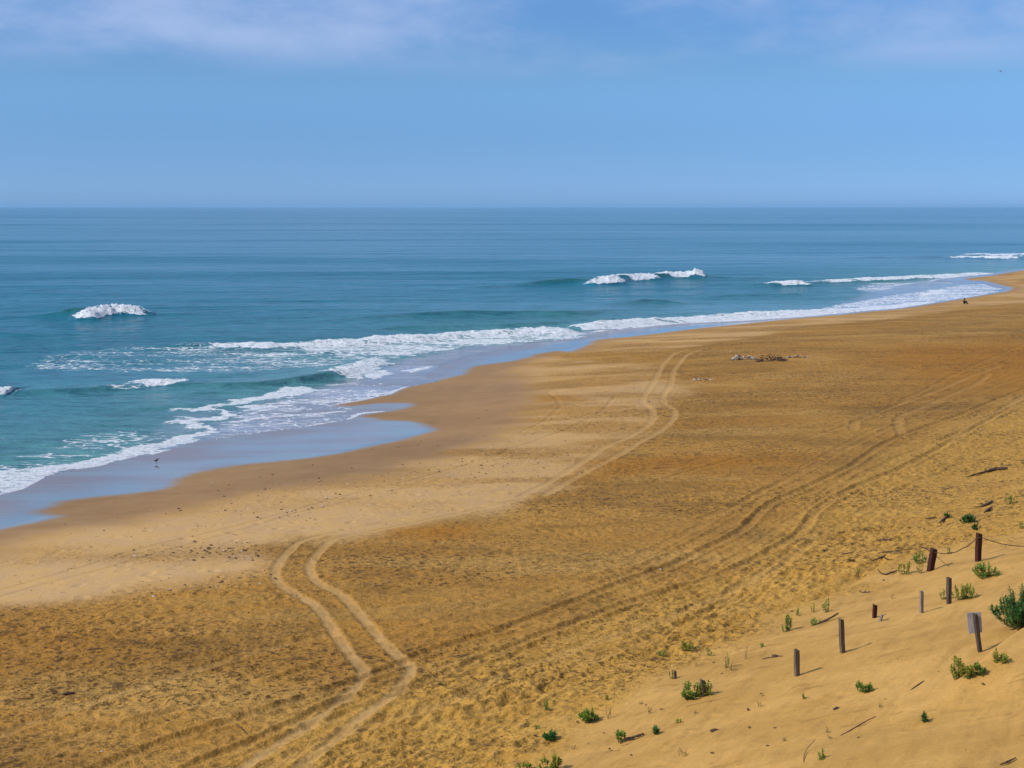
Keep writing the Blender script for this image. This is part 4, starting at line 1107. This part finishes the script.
def wader():
    me = skin_mesh([((0,0,.19), .062), ((-.07,0,.175), .05), ((-.15,0,.165), .02), ((.06,0,.21), .05), ((.09,0,.26), .024), ((.11,0,.295), .03), ((.135,0,.295), .016)], [(0,1),(1,2),(0,3),(3,4),(4,5),(5,6)])
    P = place(156.5, 463.5); e = root('wading_bird', P, 'small dark bird standing on the wet sand at the foam edge', 'bird')
    new_obj('body', me, M_BIRD, e, True)
    v, f = [], []; tube(v, f, [(.13,0,.295), (.21,0,.275)], [.008, .003], 5); new_obj('bill', mesh_from(v, f), M_BILL, e)
    for sgn_ in (-1, 1):
        v, f = [], []; tube(v, f, [(0,.025*sgn_,.16), (.015,.025*sgn_,.08), (-.005,.025*sgn_,-.01), (.04,.025*sgn_,-.012)], [.008,.006,.006,.004], 5); new_obj('leg', mesh_from(v, f), M_BILL, e)
    e.rotation_euler = (0, 0, .4); e.scale = (1.15,)*3
wader()
def gull():
    secs = []
    for y_ in np.linspace(-1, 1, 25):
        a = abs(y_); body = math.exp(-(a/.09)**2)
        chord = .17*(1-a**2.5)*(1-.0*a)+.02+.30*body; th = .016*(1-a*.6)+.085*body
        zc = .16*math.sin(min(a/.45, 1)*math.pi/2)-.13*max(0, a-.45)/.55; xc = -.03-.10*max(0, a-.4)+.04*math.sin(a*6)
        secs.append((y_*.62, chord, th, zc, xc))
    v, f = [], []; K = 10
    for (y_, c_, t_, zc, xc) in secs:
        for k in range(K):
            an = 2*math.pi*k/K; v.append(Vector((xc+math.cos(an)*c_/2, y_, zc+math.sin(an)*t_)))
    for i in range(len(secs)-1):
        for k in range(K):
            a = i*K+k; b = i*K+(k+1) % K; f.append((a, b, b+K, a+K))
    f.append(tuple(range(K))[::-1]); f.append(tuple((len(secs)-1)*K+k for k in range(K)))
    d = 205.0; cx = (1000.5-512)/F; cy = (384-71.5)/F
    e = root('gull', Vector((cx*d, (CP+cy*SP)*d, CAM_H+(-SP+cy*CP)*d)), 'distant dark bird gliding high in the sky at right', 'bird')
    new_obj('body', mesh_from(v, f), M_BIRD, e, True)
    v, f = [], []; tube(v, f, [(.20,0,.0), (.27,0,-.01)], [.012, .004], 5); new_obj('bill', mesh_from(v, f), M_BILL, e)
    e.rotation_euler = (R(12), 0, R(70))
gull()

S.view_settings.view_transform = 'Standard'; S.view_settings.look = 'None'; S.view_settings.gamma = 1
S.view_settings.exposure = 0.55; S.view_settings.use_curve_mapping = False
S.render.engine = 'CYCLES'
S.cycles.max_bounces = 5; S.cycles.diffuse_bounces = 2; S.cycles.glossy_bounces = 3; S.cycles.volume_bounces = 1; S.cycles.transparent_max_bounces = 8
S.cycles.use_denoising = True
